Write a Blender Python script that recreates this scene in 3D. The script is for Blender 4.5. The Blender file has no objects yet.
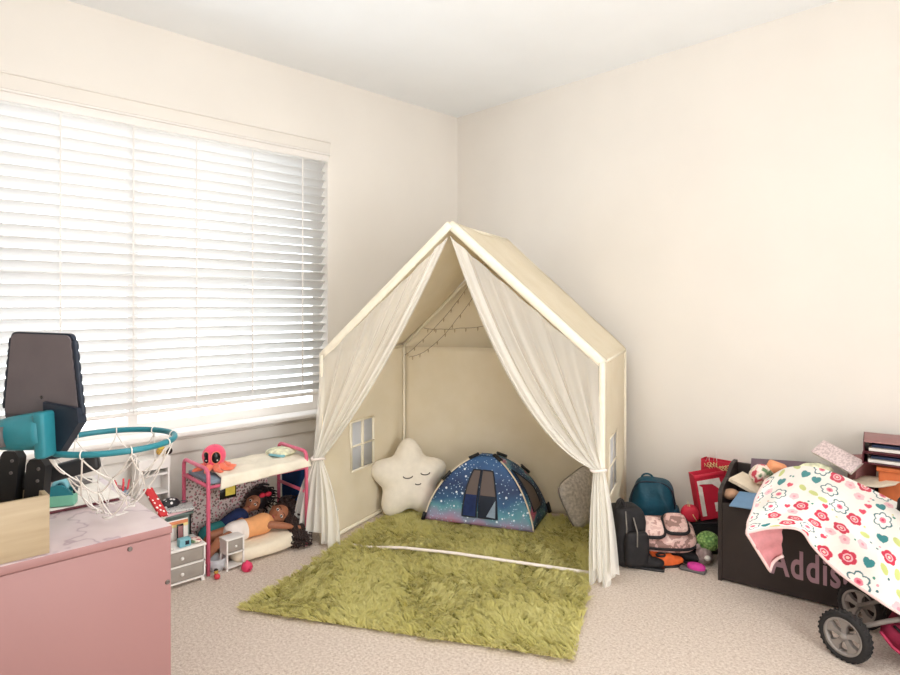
import bpy, bmesh, math, random
import numpy as np
from mathutils import Matrix, Vector, noise as mnoise
random.seed(7); np.random.seed(7)
PI = math.pi
scene = bpy.context.scene
COL = scene.collection

# ------------------------------------------------------------------ camera geometry (room axes: right wall y=0, window wall x=0)
CAM = Vector((3.388, -3.386, 1.28)); FPX = 614.0; CXP, CYP = 450.0, 305.0
RIGHT = Vector((.698, .716, 0)).normalized(); FWD = Vector((-.716, .698, 0)).normalized(); UP = Vector((0, 0, 1))
def W(px, py, Z):
    return CAM + RIGHT * ((px - CXP) / FPX * Z) + FWD * Z + UP * (-(py - CYP) / FPX * Z)
def F(px, py, z=0.0):
    return W(px, py, (CAM.z - z) * FPX / (py - CYP))
def on_plane(px, py, p0, n):
    d = W(px, py, 1.0) - CAM
    return CAM + d * ((Vector(p0) - CAM).dot(Vector(n)) / d.dot(Vector(n)))

# ------------------------------------------------------------------ materials
def lin(c):
    return tuple(((v / 255) / 12.92 if v / 255 <= .04045 else ((v / 255 + .055) / 1.055) ** 2.4) for v in c) + (1,)
class NT:
    def __init__(s, name):
        s.m = bpy.data.materials.new(name); s.m.use_nodes = True
        s.t = s.m.node_tree; s.n = s.t.nodes; s.l = s.t.links
        s.b = s.n['Principled BSDF']; s.out = s.n['Material Output']
        s.tc = s.n.new('ShaderNodeTexCoord')
    def node(s, kind, **kw):
        nd = s.n.new(kind)
        for k, v in kw.items():
            if k in nd.inputs: nd.inputs[k].default_value = v
            else: setattr(nd, k, v)
        return nd
    def link(s, a, b): s.l.new(a, b)
    def noise(s, scale, detail=3, rough=.5):
        nd = s.node('ShaderNodeTexNoise', Scale=scale, Detail=detail, Roughness=rough)
        s.link(s.tc.outputs['Object'], nd.inputs['Vector']); return nd.outputs['Fac']
    def ramp(s, fac, stops, const=False):
        r = s.node('ShaderNodeValToRGB'); cr = r.color_ramp
        if const: cr.interpolation = 'CONSTANT'
        while len(cr.elements) < len(stops): cr.elements.new(.5)
        for e, (p, c) in zip(cr.elements, stops): e.position = p; e.color = lin(c)
        s.link(fac, r.inputs['Fac']); return r.outputs['Color']
    def mix(s, fac, a, b):
        m = s.node('ShaderNodeMix', data_type='RGBA')
        if isinstance(fac, (int, float)): m.inputs['Factor'].default_value = fac
        else: s.link(fac, m.inputs['Factor'])
        for sock, v in ((m.inputs[6], a), (m.inputs[7], b)):
            if isinstance(v, tuple): sock.default_value = lin(v)
            else: s.link(v, sock)
        return m.outputs[2]
    def bump(s, h, strength=.3, dist=.01):
        b = s.node('ShaderNodeBump', Strength=strength, Distance=dist)
        s.link(h, b.inputs['Height']); s.link(b.outputs['Normal'], s.b.inputs['Normal']); return b.outputs['Normal']
    def base(s, c):
        if isinstance(c, tuple): s.b.inputs['Base Color'].default_value = lin(c)
        else: s.link(c, s.b.inputs['Base Color'])
    def transl(s, f, col):
        t = s.node('ShaderNodeBsdfTranslucent'); t.inputs['Color'].default_value = lin(col)
        m = s.node('ShaderNodeMixShader'); m.inputs[0].default_value = f
        s.link(s.b.outputs[0], m.inputs[1]); s.link(t.outputs[0], m.inputs[2]); s.link(m.outputs[0], s.out.inputs['Surface'])
def mat(name, c, rough=.6, var=.08, vs=30, bump=.0, bs=200, bd=.002, metal=0, spec=.35, transl=0, sheen=0):
    k = NT(name)
    dk = tuple(max(0, v * (1 - var)) for v in c); lt = tuple(min(255, v * (1 + var * .6)) for v in c)
    k.base(k.ramp(k.noise(vs), [(.3, dk), (.7, lt)]))
    k.b.inputs['Roughness'].default_value = rough; k.b.inputs['Metallic'].default_value = metal
    k.b.inputs['Specular IOR Level'].default_value = spec
    if sheen: k.b.inputs['Sheen Weight'].default_value = sheen
    if bump: k.bump(k.noise(bs, 4), bump, bd)
    if transl: k.transl(transl, c)
    return k.m

M = {}
M['wall'] = mat('wall_paint', (232, 227, 220), .75, .012, 2, .12, 140, .002, spec=.2)
M['ceiling'] = mat('ceiling_paint', (244, 247, 249), .85, .01, 2, .2, 160, .003, spec=.15)
M['trim'] = mat('white_trim_paint', (226, 221, 214), .45, .01, 4)
M['whitepaint'] = mat('white_lacquer', (238, 234, 230), .4, .015, 6)
k = NT('cut_pile_carpet')
k.base(k.mix(k.noise(3, 4), k.ramp(k.noise(105, 5, .8), [(.36, (176, 156, 140)), (.49, (222, 206, 192)), (.62, (246, 236, 226))]),
             k.ramp(k.noise(85, 5, .8), [(.37, (184, 164, 148)), (.52, (226, 211, 198)), (.64, (246, 236, 226))])))
k.b.inputs['Roughness'].default_value = .95; k.b.inputs['Specular IOR Level'].default_value = .05
k.bump(k.noise(105, 5, .8), .7, .012); M['carpet'] = k.m
k = NT('green_shag'); a = k.node('ShaderNodeAttribute', attribute_name='tint')
k.base(k.mix(a.outputs['Fac'], (216, 208, 128), (244, 238, 174))); k.b.inputs['Roughness'].default_value = .75
k.b.inputs['Specular IOR Level'].default_value = .25; k.b.inputs['Sheen Weight'].default_value = .3; k.transl(.4, (214, 208, 134)); M['shag'] = k.m
M['shagback'] = mat('rug_backing', (140, 136, 62), .9)
k = NT('tent_canvas'); k.base(k.ramp(k.noise(8), [(.3, (240, 230, 206)), (.7, (246, 237, 217))]))
k.b.inputs['Roughness'].default_value = .85; k.b.inputs['Specular IOR Level'].default_value = .1
n1 = k.node('ShaderNodeMath', operation='ADD'); k.link(k.noise(5, 2), n1.inputs[0]); n2 = k.node('ShaderNodeMath', operation='MULTIPLY'); n2.inputs[1].default_value = .12
k.link(k.noise(300, 2), n2.inputs[0]); k.link(n2.outputs[0], n1.inputs[1]); k.bump(n1.outputs[0], .25, .03); k.transl(.25, (240, 228, 202)); M['canvas'] = k.m
M['canvas_trim'] = mat('canvas_binding', (240, 232, 212), .8, .02)
k = NT('sheer_voile'); k.base((252, 250, 244)); k.b.inputs['Roughness'].default_value = .9; k.b.inputs['Specular IOR Level'].default_value = .05
tl = k.node('ShaderNodeBsdfTranslucent'); tl.inputs['Color'].default_value = lin((248, 245, 238))
mx = k.node('ShaderNodeMixShader'); mx.inputs[0].default_value = .2; k.link(k.b.outputs[0], mx.inputs[1]); k.link(tl.outputs[0], mx.inputs[2])
tr = k.node('ShaderNodeBsdfTransparent'); m2 = k.node('ShaderNodeMixShader')
lw = k.node('ShaderNodeLayerWeight', Blend=.45); rr = k.node('ShaderNodeMapRange'); rr.inputs[3].default_value = .42; rr.inputs[4].default_value = .97
k.link(lw.outputs['Facing'], rr.inputs[0]); k.link(rr.outputs[0], m2.inputs[0])
k.link(tr.outputs[0], m2.inputs[1]); k.link(mx.outputs[0], m2.inputs[2]); k.link(m2.outputs[0], k.out.inputs['Surface']); M['voile'] = k.m
k = NT('slat_white'); k.base((240, 239, 238)); k.b.inputs['Roughness'].default_value = .45; k.transl(.22, (240, 238, 234)); M['slat'] = k.m
k = NT('window_glass'); tr = k.node('ShaderNodeBsdfTransparent'); gl = k.node('ShaderNodeBsdfGlossy', Roughness=.02)
mx = k.node('ShaderNodeMixShader'); mx.inputs[0].default_value = .06; k.link(tr.outputs[0], mx.inputs[1]); k.link(gl.outputs[0], mx.inputs[2]); k.link(mx.outputs[0], k.out.inputs['Surface']); M['glass'] = k.m
k = NT('galaxy_fabric'); sx = k.node('ShaderNodeSeparateXYZ'); k.link(k.tc.outputs['Object'], sx.inputs[0])
ad = k.node('ShaderNodeMath', operation='MULTIPLY_ADD'); ad.inputs[1].default_value = .16; k.link(k.noise(9, 3), ad.inputs[0]); k.link(sx.outputs['Z'], ad.inputs[2])
colr = k.ramp(ad.outputs[0], [(.07, (186, 128, 150)), (.115, (150, 140, 170)), (.165, (92, 150, 165)), (.22, (48, 88, 128)), (.30, (38, 56, 96)), (.42, (60, 100, 150)), (.5, (70, 110, 160))])
def stars(k, scale, th):
    v = k.node('ShaderNodeTexVoronoi', Scale=scale); k.link(k.tc.outputs['Object'], v.inputs['Vector'])
    lt = k.node('ShaderNodeMath', operation='LESS_THAN'); lt.inputs[1].default_value = th; k.link(v.outputs['Distance'], lt.inputs[0]); return lt.outputs[0]
colr = k.mix(stars(k, 26, .17), colr, (225, 235, 242)); colr = k.mix(stars(k, 60, .2), colr, (170, 200, 225)); k.base(colr); k.b.inputs['Roughness'].default_value = .6; M['galaxy'] = k.m
k = NT('galaxy_fabric_side'); colr = k.ramp(k.noise(7, 4), [(.36, (30, 40, 72)), (.48, (44, 84, 122)), (.56, (90, 140, 150)), (.64, (182, 92, 120))])
colr = k.mix(stars(k, 55, .2), colr, (200, 215, 230)); k.base(colr); k.b.inputs['Roughness'].default_value = .6; M['galaxy_side'] = k.m
def dots(name, base, dot, scale, th, rough=.6):
    k = NT(name); k.base(k.mix(stars(k, scale, th), base, dot)); k.b.inputs['Roughness'].default_value = rough; return k.m
M['polka'] = dots('red_polka_dot', (196, 40, 48), (242, 236, 232), 62, .32)
M['floralpanel'] = None
k = NT('small_floral_print'); c = k.mix(stars(k, 75, .42), (206, 190, 186), (120, 96, 92)); c = k.mix(stars(k, 52, .28), c, (190, 120, 130)); k.base(c); M['floralpanel'] = k.m
k = NT('multicolour_floral'); c = k.ramp(k.noise(26, 2), [(.38, (196, 60, 80)), (.45, (236, 214, 205)), (.55, (236, 222, 205)), (.62, (98, 130, 92))]); k.base(c); M['multifloral'] = k.m
k = NT('pink_camouflage'); c = k.ramp(k.noise(17, 3), [(.38, (150, 116, 108)), (.43, (214, 176, 168)), (.53, (232, 202, 192)), (.62, (190, 148, 140))], True); k.base(c); k.b.inputs['Roughness'].default_value = .7; M['camo'] = k.m
k = NT('green_bead_knit'); v = k.node('ShaderNodeTexVoronoi', Scale=75.0); k.link(k.tc.outputs['Object'], v.inputs['Vector'])
k.base(k.ramp(v.outputs['Distance'], [(.1, (176, 214, 130)), (.7, (92, 140, 70))])); k.bump(v.outputs['Distance'], .8, -.01); M['greenball'] = k.m
k = NT('rainbow_card_print'); sx = k.node('ShaderNodeSeparateXYZ'); k.link(k.tc.outputs['Object'], sx.inputs[0])
k.base(k.ramp(sx.outputs['Z'], [(0, (238, 232, 226)), (.055, (232, 214, 196)), (.062, (240, 222, 150)), (.074, (226, 140, 96)), (.088, (240, 236, 230))], True)); M['rainbow'] = k.m
k = NT('flower_print_blanket'); a = k.node('ShaderNodeAttribute', attribute_name='print'); k.link(a.outputs['Color'], k.b.inputs['Base Color'])
k.b.inputs['Roughness'].default_value = .9; k.b.inputs['Sheen Weight'].default_value = .3; k.bump(k.noise(60, 3), .25, .01); M['flowers'] = k.m
k = NT('marble_pink_top'); v = k.noise(5, 3, .55); k.base(k.ramp(v, [(.4, (204, 186, 187)), (.48, (198, 179, 181)), (.5, (166, 142, 150)), (.52, (200, 182, 183)), (.7, (208, 193, 192))])); k.b.inputs['Roughness'].default_value = .3; M['pinktop'] = k.m
M['pink'] = mat('pink_laminate', (164, 122, 120), .45, .015, 3)
M['screw'] = mat('screw_steel', (120, 112, 108), .35, .05, metal=1)
k = NT('light_birch'); mp = k.node('ShaderNodeMapping'); mp.inputs['Scale'].default_value = (60, 4, 60); k.link(k.tc.outputs['Object'], mp.inputs[0])
nz = k.node('ShaderNodeTexNoise', Scale=1.0, Detail=4.0); k.link(mp.outputs[0], nz.inputs['Vector']); k.base(k.ramp(nz.outputs['Fac'], [(.3, (170, 150, 120)), (.7, (184, 165, 135))])); k.b.inputs['Roughness'].default_value = .5; M['birch'] = k.m
M['teal'] = mat('teal_plastic', (42, 122, 134), .4, .03); M['tealdk'] = mat('dark_teal_nylon', (14, 68, 86), .55, .2, 14, .35, 22, .02)
M['navy'] = mat('navy_plastic', (30, 38, 52), .45, .04); M['blackplastic'] = mat('black_plastic', (34, 34, 36), .45, .05)
M['boardgrey'] = mat('grey_hardboard', (104, 96, 99), .7, .04, 12); M['cord'] = mat('white_cord', (236, 230, 224), .8, .03)
M['grey'] = mat('grey_plastic', (96, 92, 92), .5, .05)
M['pinkmetal'] = mat('pink_enamel_metal', (218, 104, 132), .35, .02); M['pinkplastic'] = mat('bright_pink_plastic', (222, 60, 104), .45, .06)
M['plushpink'] = mat('pink_plush', (240, 84, 118), .95, .08, 60, .4, 300, .004, sheen=.4); M['plushorange'] = mat('orange_plush', (246, 128, 98), .95, .1, 40, .4, 300, .004, sheen=.4)
M['black'] = mat('black_gloss', (16, 16, 18), .2, .05); M['gold'] = mat('glitter_gold', (190, 150, 70), .35, .3, 200)
M['quilt'] = mat('white_cotton_quilt', (240, 232, 214), .9, .04, 9, .3, 25, .02); M['mattress'] = mat('cream_ticking', (236, 224, 202), .9, .04, 12, .3, 30, .02)
M['bluegrey'] = mat('blue_grey_fabric', (138, 154, 170), .85, .06); M['pillowprint'] = mat('pale_print_cotton', (226, 226, 196), .9, .18, 34)
M['skin'] = mat('brown_vinyl_skin', (158, 102, 74), .5, .04, 10); M['skin2'] = mat('tan_vinyl_skin', (166, 108, 78), .5, .04, 10)
M['lips'] = mat('rose_lips', (150, 70, 66), .5); M['eyewhite'] = mat('eye_white', (236, 232, 226), .25)
M['orangetop'] = mat('apricot_cotton', (232, 166, 112), .9, .04); M['white'] = mat('white_cotton', (240, 230, 224), .9, .03, 20, .2, 60, .005)
M['hair'] = mat('dark_brown_doll_hair', (48, 32, 28), .5, .35, 60); M['hair2'] = mat('black_doll_hair', (30, 22, 24), .5, .3, 60)
M['tealdress'] = mat('teal_cotton', (52, 128, 128), .9, .08); M['bluecloth'] = mat('deep_blue_fleece', (18, 62, 112), .95, .12, 12, .4, 120, .006)
M['denim'] = mat('navy_fabric', (36, 50, 92), .9, .1); M['red'] = mat('red_paper', (204, 42, 66), .5, .03); M['redtoy'] = mat('red_plastic', (214, 68, 80), .4, .03)
M['greydrawer'] = mat('warm_grey_wood', (158, 150, 142), .6, .04, 16); M['bin'] = mat('grey_green_plastic', (118, 136, 130), .55, .03)
M['paper'] = mat('white_paper', (226, 221, 214), .8, .02); M['cream'] = mat('cream_paper', (226, 212, 190), .8, .04); M['pinkpaper'] = mat('pale_pink_paper', (232, 192, 198), .8, .03)
k = NT('black_white_print'); k.base(k.mix(stars(k, 55, .36), (34, 32, 38), (226, 222, 220))); M['bwprint'] = k.m
M['silver'] = dots('silver_dot_cloth', (206, 204, 202), (120, 126, 132), 90, .3)
M['magenta'] = mat('magenta_cover', (168, 46, 78), .5, .05); M['yellow'] = mat('yellow_paper', (226, 206, 90), .7, .05)
M['lightblue'] = mat('pale_teal_box', (126, 184, 196), .5, .04); M['mint'] = mat('mint_plastic', (120, 186, 160), .45, .04)
M['star'] = mat('white_plush', (238, 230, 216), .95, .02, 30, .35, 260, .004, sheen=.3); M['thread'] = mat('grey_thread', (92, 84, 78), .9)
M['greypillow'] = mat('grey_marl_fabric', (196, 190, 184), .95, .16, 70, .4, 120, .006)
M['blackcloth'] = mat('black_nylon', (32, 30, 32), .65, .15, 20, .4, 30, .01); M['zip'] = mat('grey_zip', (128, 122, 116), .5)
M['brownwood'] = mat('espresso_wood', (50, 42, 40), .5, .08, 12); M['mauve'] = mat('mauve_vinyl', (170, 136, 146), .6, .03)
M['orange'] = mat('orange_fabric', (222, 100, 44), .7, .1); M['shoeblack'] = mat('black_rubber', (30, 28, 30), .7, .1)
M['greyplush'] = mat('grey_pink_plush', (170, 150, 148), .95, .18, 50, .6, 160, .01); M['magentabright'] = mat('hot_pink_fabric', (206, 60, 150), .7, .1)
M['blue'] = mat('blue_card', (116, 152, 188), .6, .03); M['tan'] = mat('tan_fabric', (186, 146, 118), .85, .08); M['purple'] = mat('dusty_purple_cover', (112, 92, 104), .6, .06)
M['maroon'] = mat('maroon_binder_vinyl', (98, 44, 52), .45, .06); M['maroonlight'] = mat('rose_brown_vinyl', (156, 108, 108), .45, .05); M['darkblue'] = mat('dark_blue_folder', (44, 56, 86), .5)
M['orangebox'] = mat('orange_card', (206, 110, 62), .6, .04); M['peach'] = mat('peach_foam', (240, 164, 120), .7, .04); M['lining'] = mat('pink_fleece_lining', (216, 146, 150), .95, .06, 30, .4, 200, .004)
M['binding'] = mat('pale_pink_binding', (240, 212, 208), .85, .03); M['rubber'] = mat('black_tyre_rubber', (38, 36, 36), .8, .08); M['silvermetal'] = mat('satin_silver_plastic', (140, 133, 128), .45, .04, metal=.2)
M['wine'] = mat('wine_red_fabric', (122, 22, 52), .8, .08); M['ribbon'] = mat('yellow_white_ribbon', (236, 220, 160), .6, .05); M['tissue'] = mat('white_tissue', (238, 230, 224), .9)
k = NT('speckled_cover'); k.base(k.ramp(k.noise(120, 2), [(.4, (196, 176, 176)), (.55, (226, 208, 206))])); M['speckle'] = k.m
k = NT('dark_mesh'); k.base((112, 98, 92)); k.b.inputs['Roughness'].default_value = .8
tr = k.node('ShaderNodeBsdfTransparent'); mx = k.node('ShaderNodeMixShader'); mx.inputs[0].default_value = .8; k.link(tr.outputs[0], mx.inputs[1]); k.link(k.b.outputs[0], mx.inputs[2]); k.link(mx.outputs[0], k.out.inputs['Surface']); M['mesh'] = k.m
k = NT('clear_window_film'); k.base((236, 238, 242)); k.b.inputs['Roughness'].default_value = .3
tl = k.node('ShaderNodeBsdfTranslucent'); tl.inputs['Color'].default_value = lin((242, 243, 246)); mx = k.node('ShaderNodeMixShader'); mx.inputs[0].default_value = .6; k.link(k.b.outputs[0], mx.inputs[1]); k.link(tl.outputs[0], mx.inputs[2]); k.link(mx.outputs[0], k.out.inputs['Surface']); M['film'] = k.m
k = NT('bulb_glass'); k.base((196, 178, 146)); k.b.inputs['Roughness'].default_value = .2; M['bulb'] = k.m
M['wire'] = mat('bronze_wire', (150, 130, 104), .5)

# ------------------------------------------------------------------ mesh builder
def MX(loc=(0, 0, 0), rz=0, rx=0, ry=0):
    return Matrix.Translation(Vector(loc)) @ Matrix.Rotation(rz, 4, 'Z') @ Matrix.Rotation(ry, 4, 'Y') @ Matrix.Rotation(rx, 4, 'X')
def FRAME(o, x, y, z):
    x, y, z, o = map(Vector, (x, y, z, o))
    return Matrix(((x.x, y.x, z.x, o.x), (x.y, y.y, z.y, o.y), (x.z, y.z, z.z, o.z), (0, 0, 0, 1)))
I4 = Matrix.Identity(4)
class MB:
    def __init__(s): s.v = []; s.f = []; s.sm = []
    def add(s, vs, fs, smooth=False, m=I4):
        o = len(s.v); s.v += [tuple(m @ Vector(p)) for p in vs]; s.f += [tuple(i + o for i in f) for f in fs]; s.sm += [smooth] * len(fs); return s
    def box(s, c, d, m=I4):
        x, y, z = c; a, b, e = d[0] / 2, d[1] / 2, d[2] / 2
        vs = [(x + i * a, y + j * b, z + k_ * e) for i in (-1, 1) for j in (-1, 1) for k_ in (-1, 1)]
        return s.add(vs, [(0, 1, 3, 2), (4, 6, 7, 5), (0, 4, 5, 1), (2, 3, 7, 6), (0, 2, 6, 4), (1, 5, 7, 3)], False, m)
    def rbox(s, c, d, r=.01, seg=2, m=I4, smooth=True):
        bm = bmesh.new(); bmesh.ops.create_cube(bm, size=1)
        for v in bm.verts: v.co = Vector((v.co.x * d[0] + c[0], v.co.y * d[1] + c[1], v.co.z * d[2] + c[2]))
        bmesh.ops.bevel(bm, geom=bm.edges[:], offset=min(r, min(d) * .49), segments=seg, profile=.5, affect='EDGES')
        bm.verts.index_update(); s.add([v.co for v in bm.verts], [[v.index for v in f.verts] for f in bm.faces], smooth, m); bm.free(); return s
    def sup(s, c, r, e1=1, e2=1, m=I4, nu=24, nv=14, fn=None):
        def pw(a, e): return math.copysign(abs(a) ** e, a)
        vs = []; fs = []
        for j in range(nv + 1):
            t = -PI / 2 + PI * j / nv
            for i in range(nu):
                p = 2 * PI * i / nu
                q = Vector((pw(math.cos(t), e1) * pw(math.cos(p), e2) * r[0], pw(math.cos(t), e1) * pw(math.sin(p), e2) * r[1], pw(math.sin(t), e1) * r[2]))
                if fn: q = fn(q)
                vs.append((q.x + c[0], q.y + c[1], q.z + c[2]))
        for j in range(nv):
            for i in range(nu):
                i2 = (i + 1) % nu; fs.append((j * nu + i, j * nu + i2, (j + 1) * nu + i2, (j + 1) * nu + i))
        return s.add(vs, fs, True, m)
    def tube(s, pts, r, n=8, closed=False, m=I4, cap=True, flat=1.0):
        pts = [Vector(p) for p in pts]; N = len(pts); rs = r if isinstance(r, (list, tuple)) else [r] * N
        vs = []; fs = []; prev = None
        for i, p in enumerate(pts):
            t = (pts[(i + 1) % N] - pts[i - 1]) if closed else (pts[min(i + 1, N - 1)] - pts[max(i - 1, 0)])
            t = t.normalized() if t.length > 1e-9 else Vector((0, 0, 1))
            if prev is None:
                a = Vector((0, 0, 1)) if abs(t.z) < .9 else Vector((1, 0, 0)); u = t.cross(a).normalized()
            else:
                u = prev - t * prev.dot(t); u = u.normalized() if u.length > 1e-6 else t.orthogonal().normalized()
            prev = u; w = t.cross(u)
            for j in range(n):
                an = 2 * PI * j / n; vs.append(p + u * (math.cos(an) * rs[i]) + w * (math.sin(an) * rs[i] * flat))
        for i in range(N if closed else N - 1):
            i2 = (i + 1) % N
            for j in range(n):
                j2 = (j + 1) % n; fs.append((i * n + j, i * n + j2, i2 * n + j2, i2 * n + j))
        if cap and not closed: fs += [tuple(range(n))[::-1], tuple(range((N - 1) * n, N * n))]
        return s.add(vs, fs, True, m)
    def cap(s, a, b, ra, rb, n=12):
        a, b = Vector(a), Vector(b); d = (b - a).normalized(); pts = []; rs = []
        for i in range(5): t = PI / 2 * (1 - i / 4); pts.append(a - d * ra * math.sin(t)); rs.append(max(ra * math.cos(t), 1e-4))
        for i in range(5): t = PI / 2 * i / 4; pts.append(b + d * rb * math.sin(t)); rs.append(max(rb * math.cos(t), 1e-4))
        return s.tube(pts, rs, n)
    def grid(s, P, m=I4, smooth=True):
        nu, nv = len(P), len(P[0])
        return s.add([p for row in P for p in row], [(i * nv + j, (i + 1) * nv + j, (i + 1) * nv + j + 1, i * nv + j + 1) for i in range(nu - 1) for j in range(nv - 1)], smooth, m)
    def prism(s, poly, z0, z1, m=I4, smooth=False):
        n = len(poly); vs = [(x, y, z0) for x, y in poly] + [(x, y, z1) for x, y in poly]
        return s.add(vs, [tuple(range(n))[::-1], tuple(range(n, 2 * n))] + [(i, (i + 1) % n, n + (i + 1) % n, n + i) for i in range(n)], smooth, m)
    def lathe(s, prof, n=32, m=I4):
        vs = [(r * math.cos(2 * PI * i / n), r * math.sin(2 * PI * i / n), z) for r, z in prof for i in range(n)]
        fs = [(j * n + i, j * n + (i + 1) % n, (j + 1) * n + (i + 1) % n, (j + 1) * n + i) for j in range(len(prof) - 1) for i in range(n)]
        return s.add(vs, fs, True, m)
    def build(s, name, m, parent=None, origin=None, solid=0, remesh=0, smooth=0, sub=0, offset=0):
        inv = I4
        if parent is not None:
            inv = PARM[parent.name].inverted()
        elif origin is not None:
            inv = Matrix.Translation(-Vector(origin))
        me = bpy.data.meshes.new(name)
        me.from_pydata([tuple(inv @ Vector(p)) for p in s.v], [], s.f)
        me.polygons.foreach_set('use_smooth', s.sm); me.update()
        me.materials.append(M[m] if isinstance(m, str) else m)
        o = bpy.data.objects.new(name, me); COL.objects.link(o)
        if parent is not None: o.parent = parent
        if origin is not None and parent is None: o.location = Vector(origin)
        wm = (PARM[parent.name] if parent is not None else (Matrix.Translation(Vector(origin)) if origin is not None else I4))
        PARM[o.name] = wm if parent is not None else wm
        if remesh:
            r = o.modifiers.new('remesh', 'REMESH'); r.mode = 'VOXEL'; r.voxel_size = remesh; r.use_smooth_shade = True
        if smooth:
            r = o.modifiers.new('smooth', 'SMOOTH'); r.iterations = smooth; r.factor = .5
        if solid:
            r = o.modifiers.new('solid', 'SOLIDIFY'); r.thickness = solid; r.offset = offset
        if sub:
            r = o.modifiers.new('sub', 'SUBSURF'); r.levels = r.render_levels = sub
        return o
PARM = {}
def tag(o, label=None, cat=None, group=None, kind=None):
    if label: o['label'] = label
    if cat: o['category'] = cat
    if group: o['group'] = group
    if kind: o['kind'] = kind
    return o
def thing(name, label, cat, loc=(0, 0, 0), rz=0, group=None):
    o = bpy.data.objects.new(name, None); COL.objects.link(o); o.empty_display_size = .05
    o.location = Vector(loc); o.rotation_euler = (0, 0, rz); PARM[o.name] = MX(loc, rz)
    return tag(o, label, cat, group)
def struct(name, mb, m, **kw):
    o = mb.build(name, m, **kw); o['kind'] = 'structure'; return o
def solo(name, mb, m, label, cat, origin, group=None, **kw):
    return tag(mb.build(name, m, origin=origin, **kw), label, cat, group)
def L(*a): return Vector(a)
def lerp(a, b, t): return Vector(a) * (1 - t) + Vector(b) * t
def bez(a, b, c, t): return Vector(a) * (1 - t) ** 2 + Vector(b) * 2 * t * (1 - t) + Vector(c) * t * t
def sstep(a, b, x): t = min(1, max(0, (x - a) / (b - a))); return t * t * (3 - 2 * t)

# ------------------------------------------------------------------ setting
RX, RY, H = 4.3, -4.4, 2.74
WY0, WY1, WZ0, WZ1 = -3.46, -1.185, .60, 2.25
struct('floor', MB().box((RX / 2, RY / 2, -.05), (RX + .3, -RY + .3, .10)), 'carpet')
struct('ceiling', MB().box((RX / 2, RY / 2, H + .05), (RX + .3, -RY + .3, .10)), 'ceiling')
b = MB(); T = .13
b.box((-T / 2, (WY1 + 0) / 2, H / 2), (T, -WY1, H)); b.box((-T / 2, (WY0 + RY) / 2, H / 2), (T, WY0 - RY, H))
b.box((-T / 2, (WY0 + WY1) / 2, WZ0 / 2 - .01), (T, WY1 - WY0, WZ0 - .02)); b.box((-T / 2, (WY0 + WY1) / 2, (WZ1 + H) / 2), (T, WY1 - WY0, H - WZ1))
struct('wall_left', b, 'wall')
struct('wall_right', MB().box((RX / 2, T / 2, H / 2), (RX + .26, T, H)), 'wall')
b = MB(); b.box((RX + T / 2, -.8, H / 2), (T, 1.6, H)); b.box((RX + T / 2, (RY - 2.5) / 2, H / 2), (T, -RY - 2.5, H)); b.box((RX + T / 2, -2.05, (H + 2.04) / 2), (T, .9, H - 2.04))  # doorway gap is invented, cut for the added fill light behind it
struct('wall_rear', b, 'wall')
struct('wall_side', MB().box((RX / 2, RY - T / 2, H / 2), (RX + .26, T, H)), 'wall')
struct('baseboard_left', MB().rbox((.007, RY / 2, .045), (.014, -RY, .09), .004), 'trim')
struct('baseboard_right', MB().rbox((RX / 2, -.007, .045), (RX - .03, .014, .09), .004), 'trim')
win = thing('window_1', None, None, (0, (WY0 + WY1) / 2, WZ0)); win['kind'] = 'structure'
b = MB(); yc = (WY0 + WY1) / 2; zc = (WZ0 + WZ1) / 2; xo = -.115
for yy in (WY0 + .025, WY1 - .025, yc): b.box((xo, yy, zc), (.03, .05, WZ1 - WZ0))
for zz in (WZ0 + .025, WZ1 - .025, zc): b.box((xo, yc, zz), (.028, WY1 - WY0, .05))
b.build('window_frame', 'whitepaint', win)
for i, yy in enumerate(((WY0 + yc) / 2, (WY1 + yc) / 2)):
    MB().box((xo - .005, yy, zc), (.004, (WY1 - WY0) / 2 - .06, WZ1 - WZ0 - .06)).build('window_pane', 'glass', win)
b = MB(); b.rbox((-.03, yc, WZ0 - .0125), (.16, WY1 - WY0 + .10, .025), .006); b.build('window_sill', 'whitepaint', win)
b = MB(); b.rbox((.008, yc, WZ0 - .07), (.016, WY1 - WY0 + .04, .09), .004); b.rbox((.011, yc, WZ0 - .035), (.022, WY1 - WY0 + .05, .018), .005); b.build('window_apron', 'trim', win)
b = MB(); b.rbox((.006, yc, WZ1 + .040), (.012, WY1 - WY0 + .02, .07), .003); b.rbox((.010, yc, WZ1 + .078), (.020, WY1 - WY0 + .03, .012), .004); b.build('window_header', 'wall', win)

# ------------------------------------------------------------------ window blind
bl = thing('window_blind', 'white horizontal slatted blind filling the bright window', 'blind', (-.03, yc, WZ0))
y0, y1 = WY0 + .006, WY1 - .004
b = MB(); b.rbox((.004, yc, WZ1 - .028), (.018, y1 - y0 + .01, .046), .004); b.rbox((.010, yc, WZ1 - .004), (.026, y1 - y0 + .03, .012), .004); b.build('valance', 'whitepaint', bl)
b = MB(); pitch = .0545; zt = WZ1 - .075; ns = 27; tilt = math.radians(44)
for i in range(ns):
    z = zt - i * pitch; prof = []
    for j in range(7):
        u = (j / 6 - .5) * .063; cv = .004 * (1 - (2 * j / 6 - 1) ** 2)
        prof.append((u * math.cos(tilt) - cv * math.sin(tilt), u * math.sin(tilt) + cv * math.cos(tilt)))
    P = [[(-.045 + px_, yy, z + pz_) for px_, pz_ in prof] for yy in (y0, y1)]
    b.grid(P)
b.build('slats', 'slat', bl, solid=.0025)
zb = zt - ns * pitch + .012
MB().rbox((-.045, yc, zb), (.052, y1 - y0, .018), .005).build('bottom_rail', 'whitepaint', bl)
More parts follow.
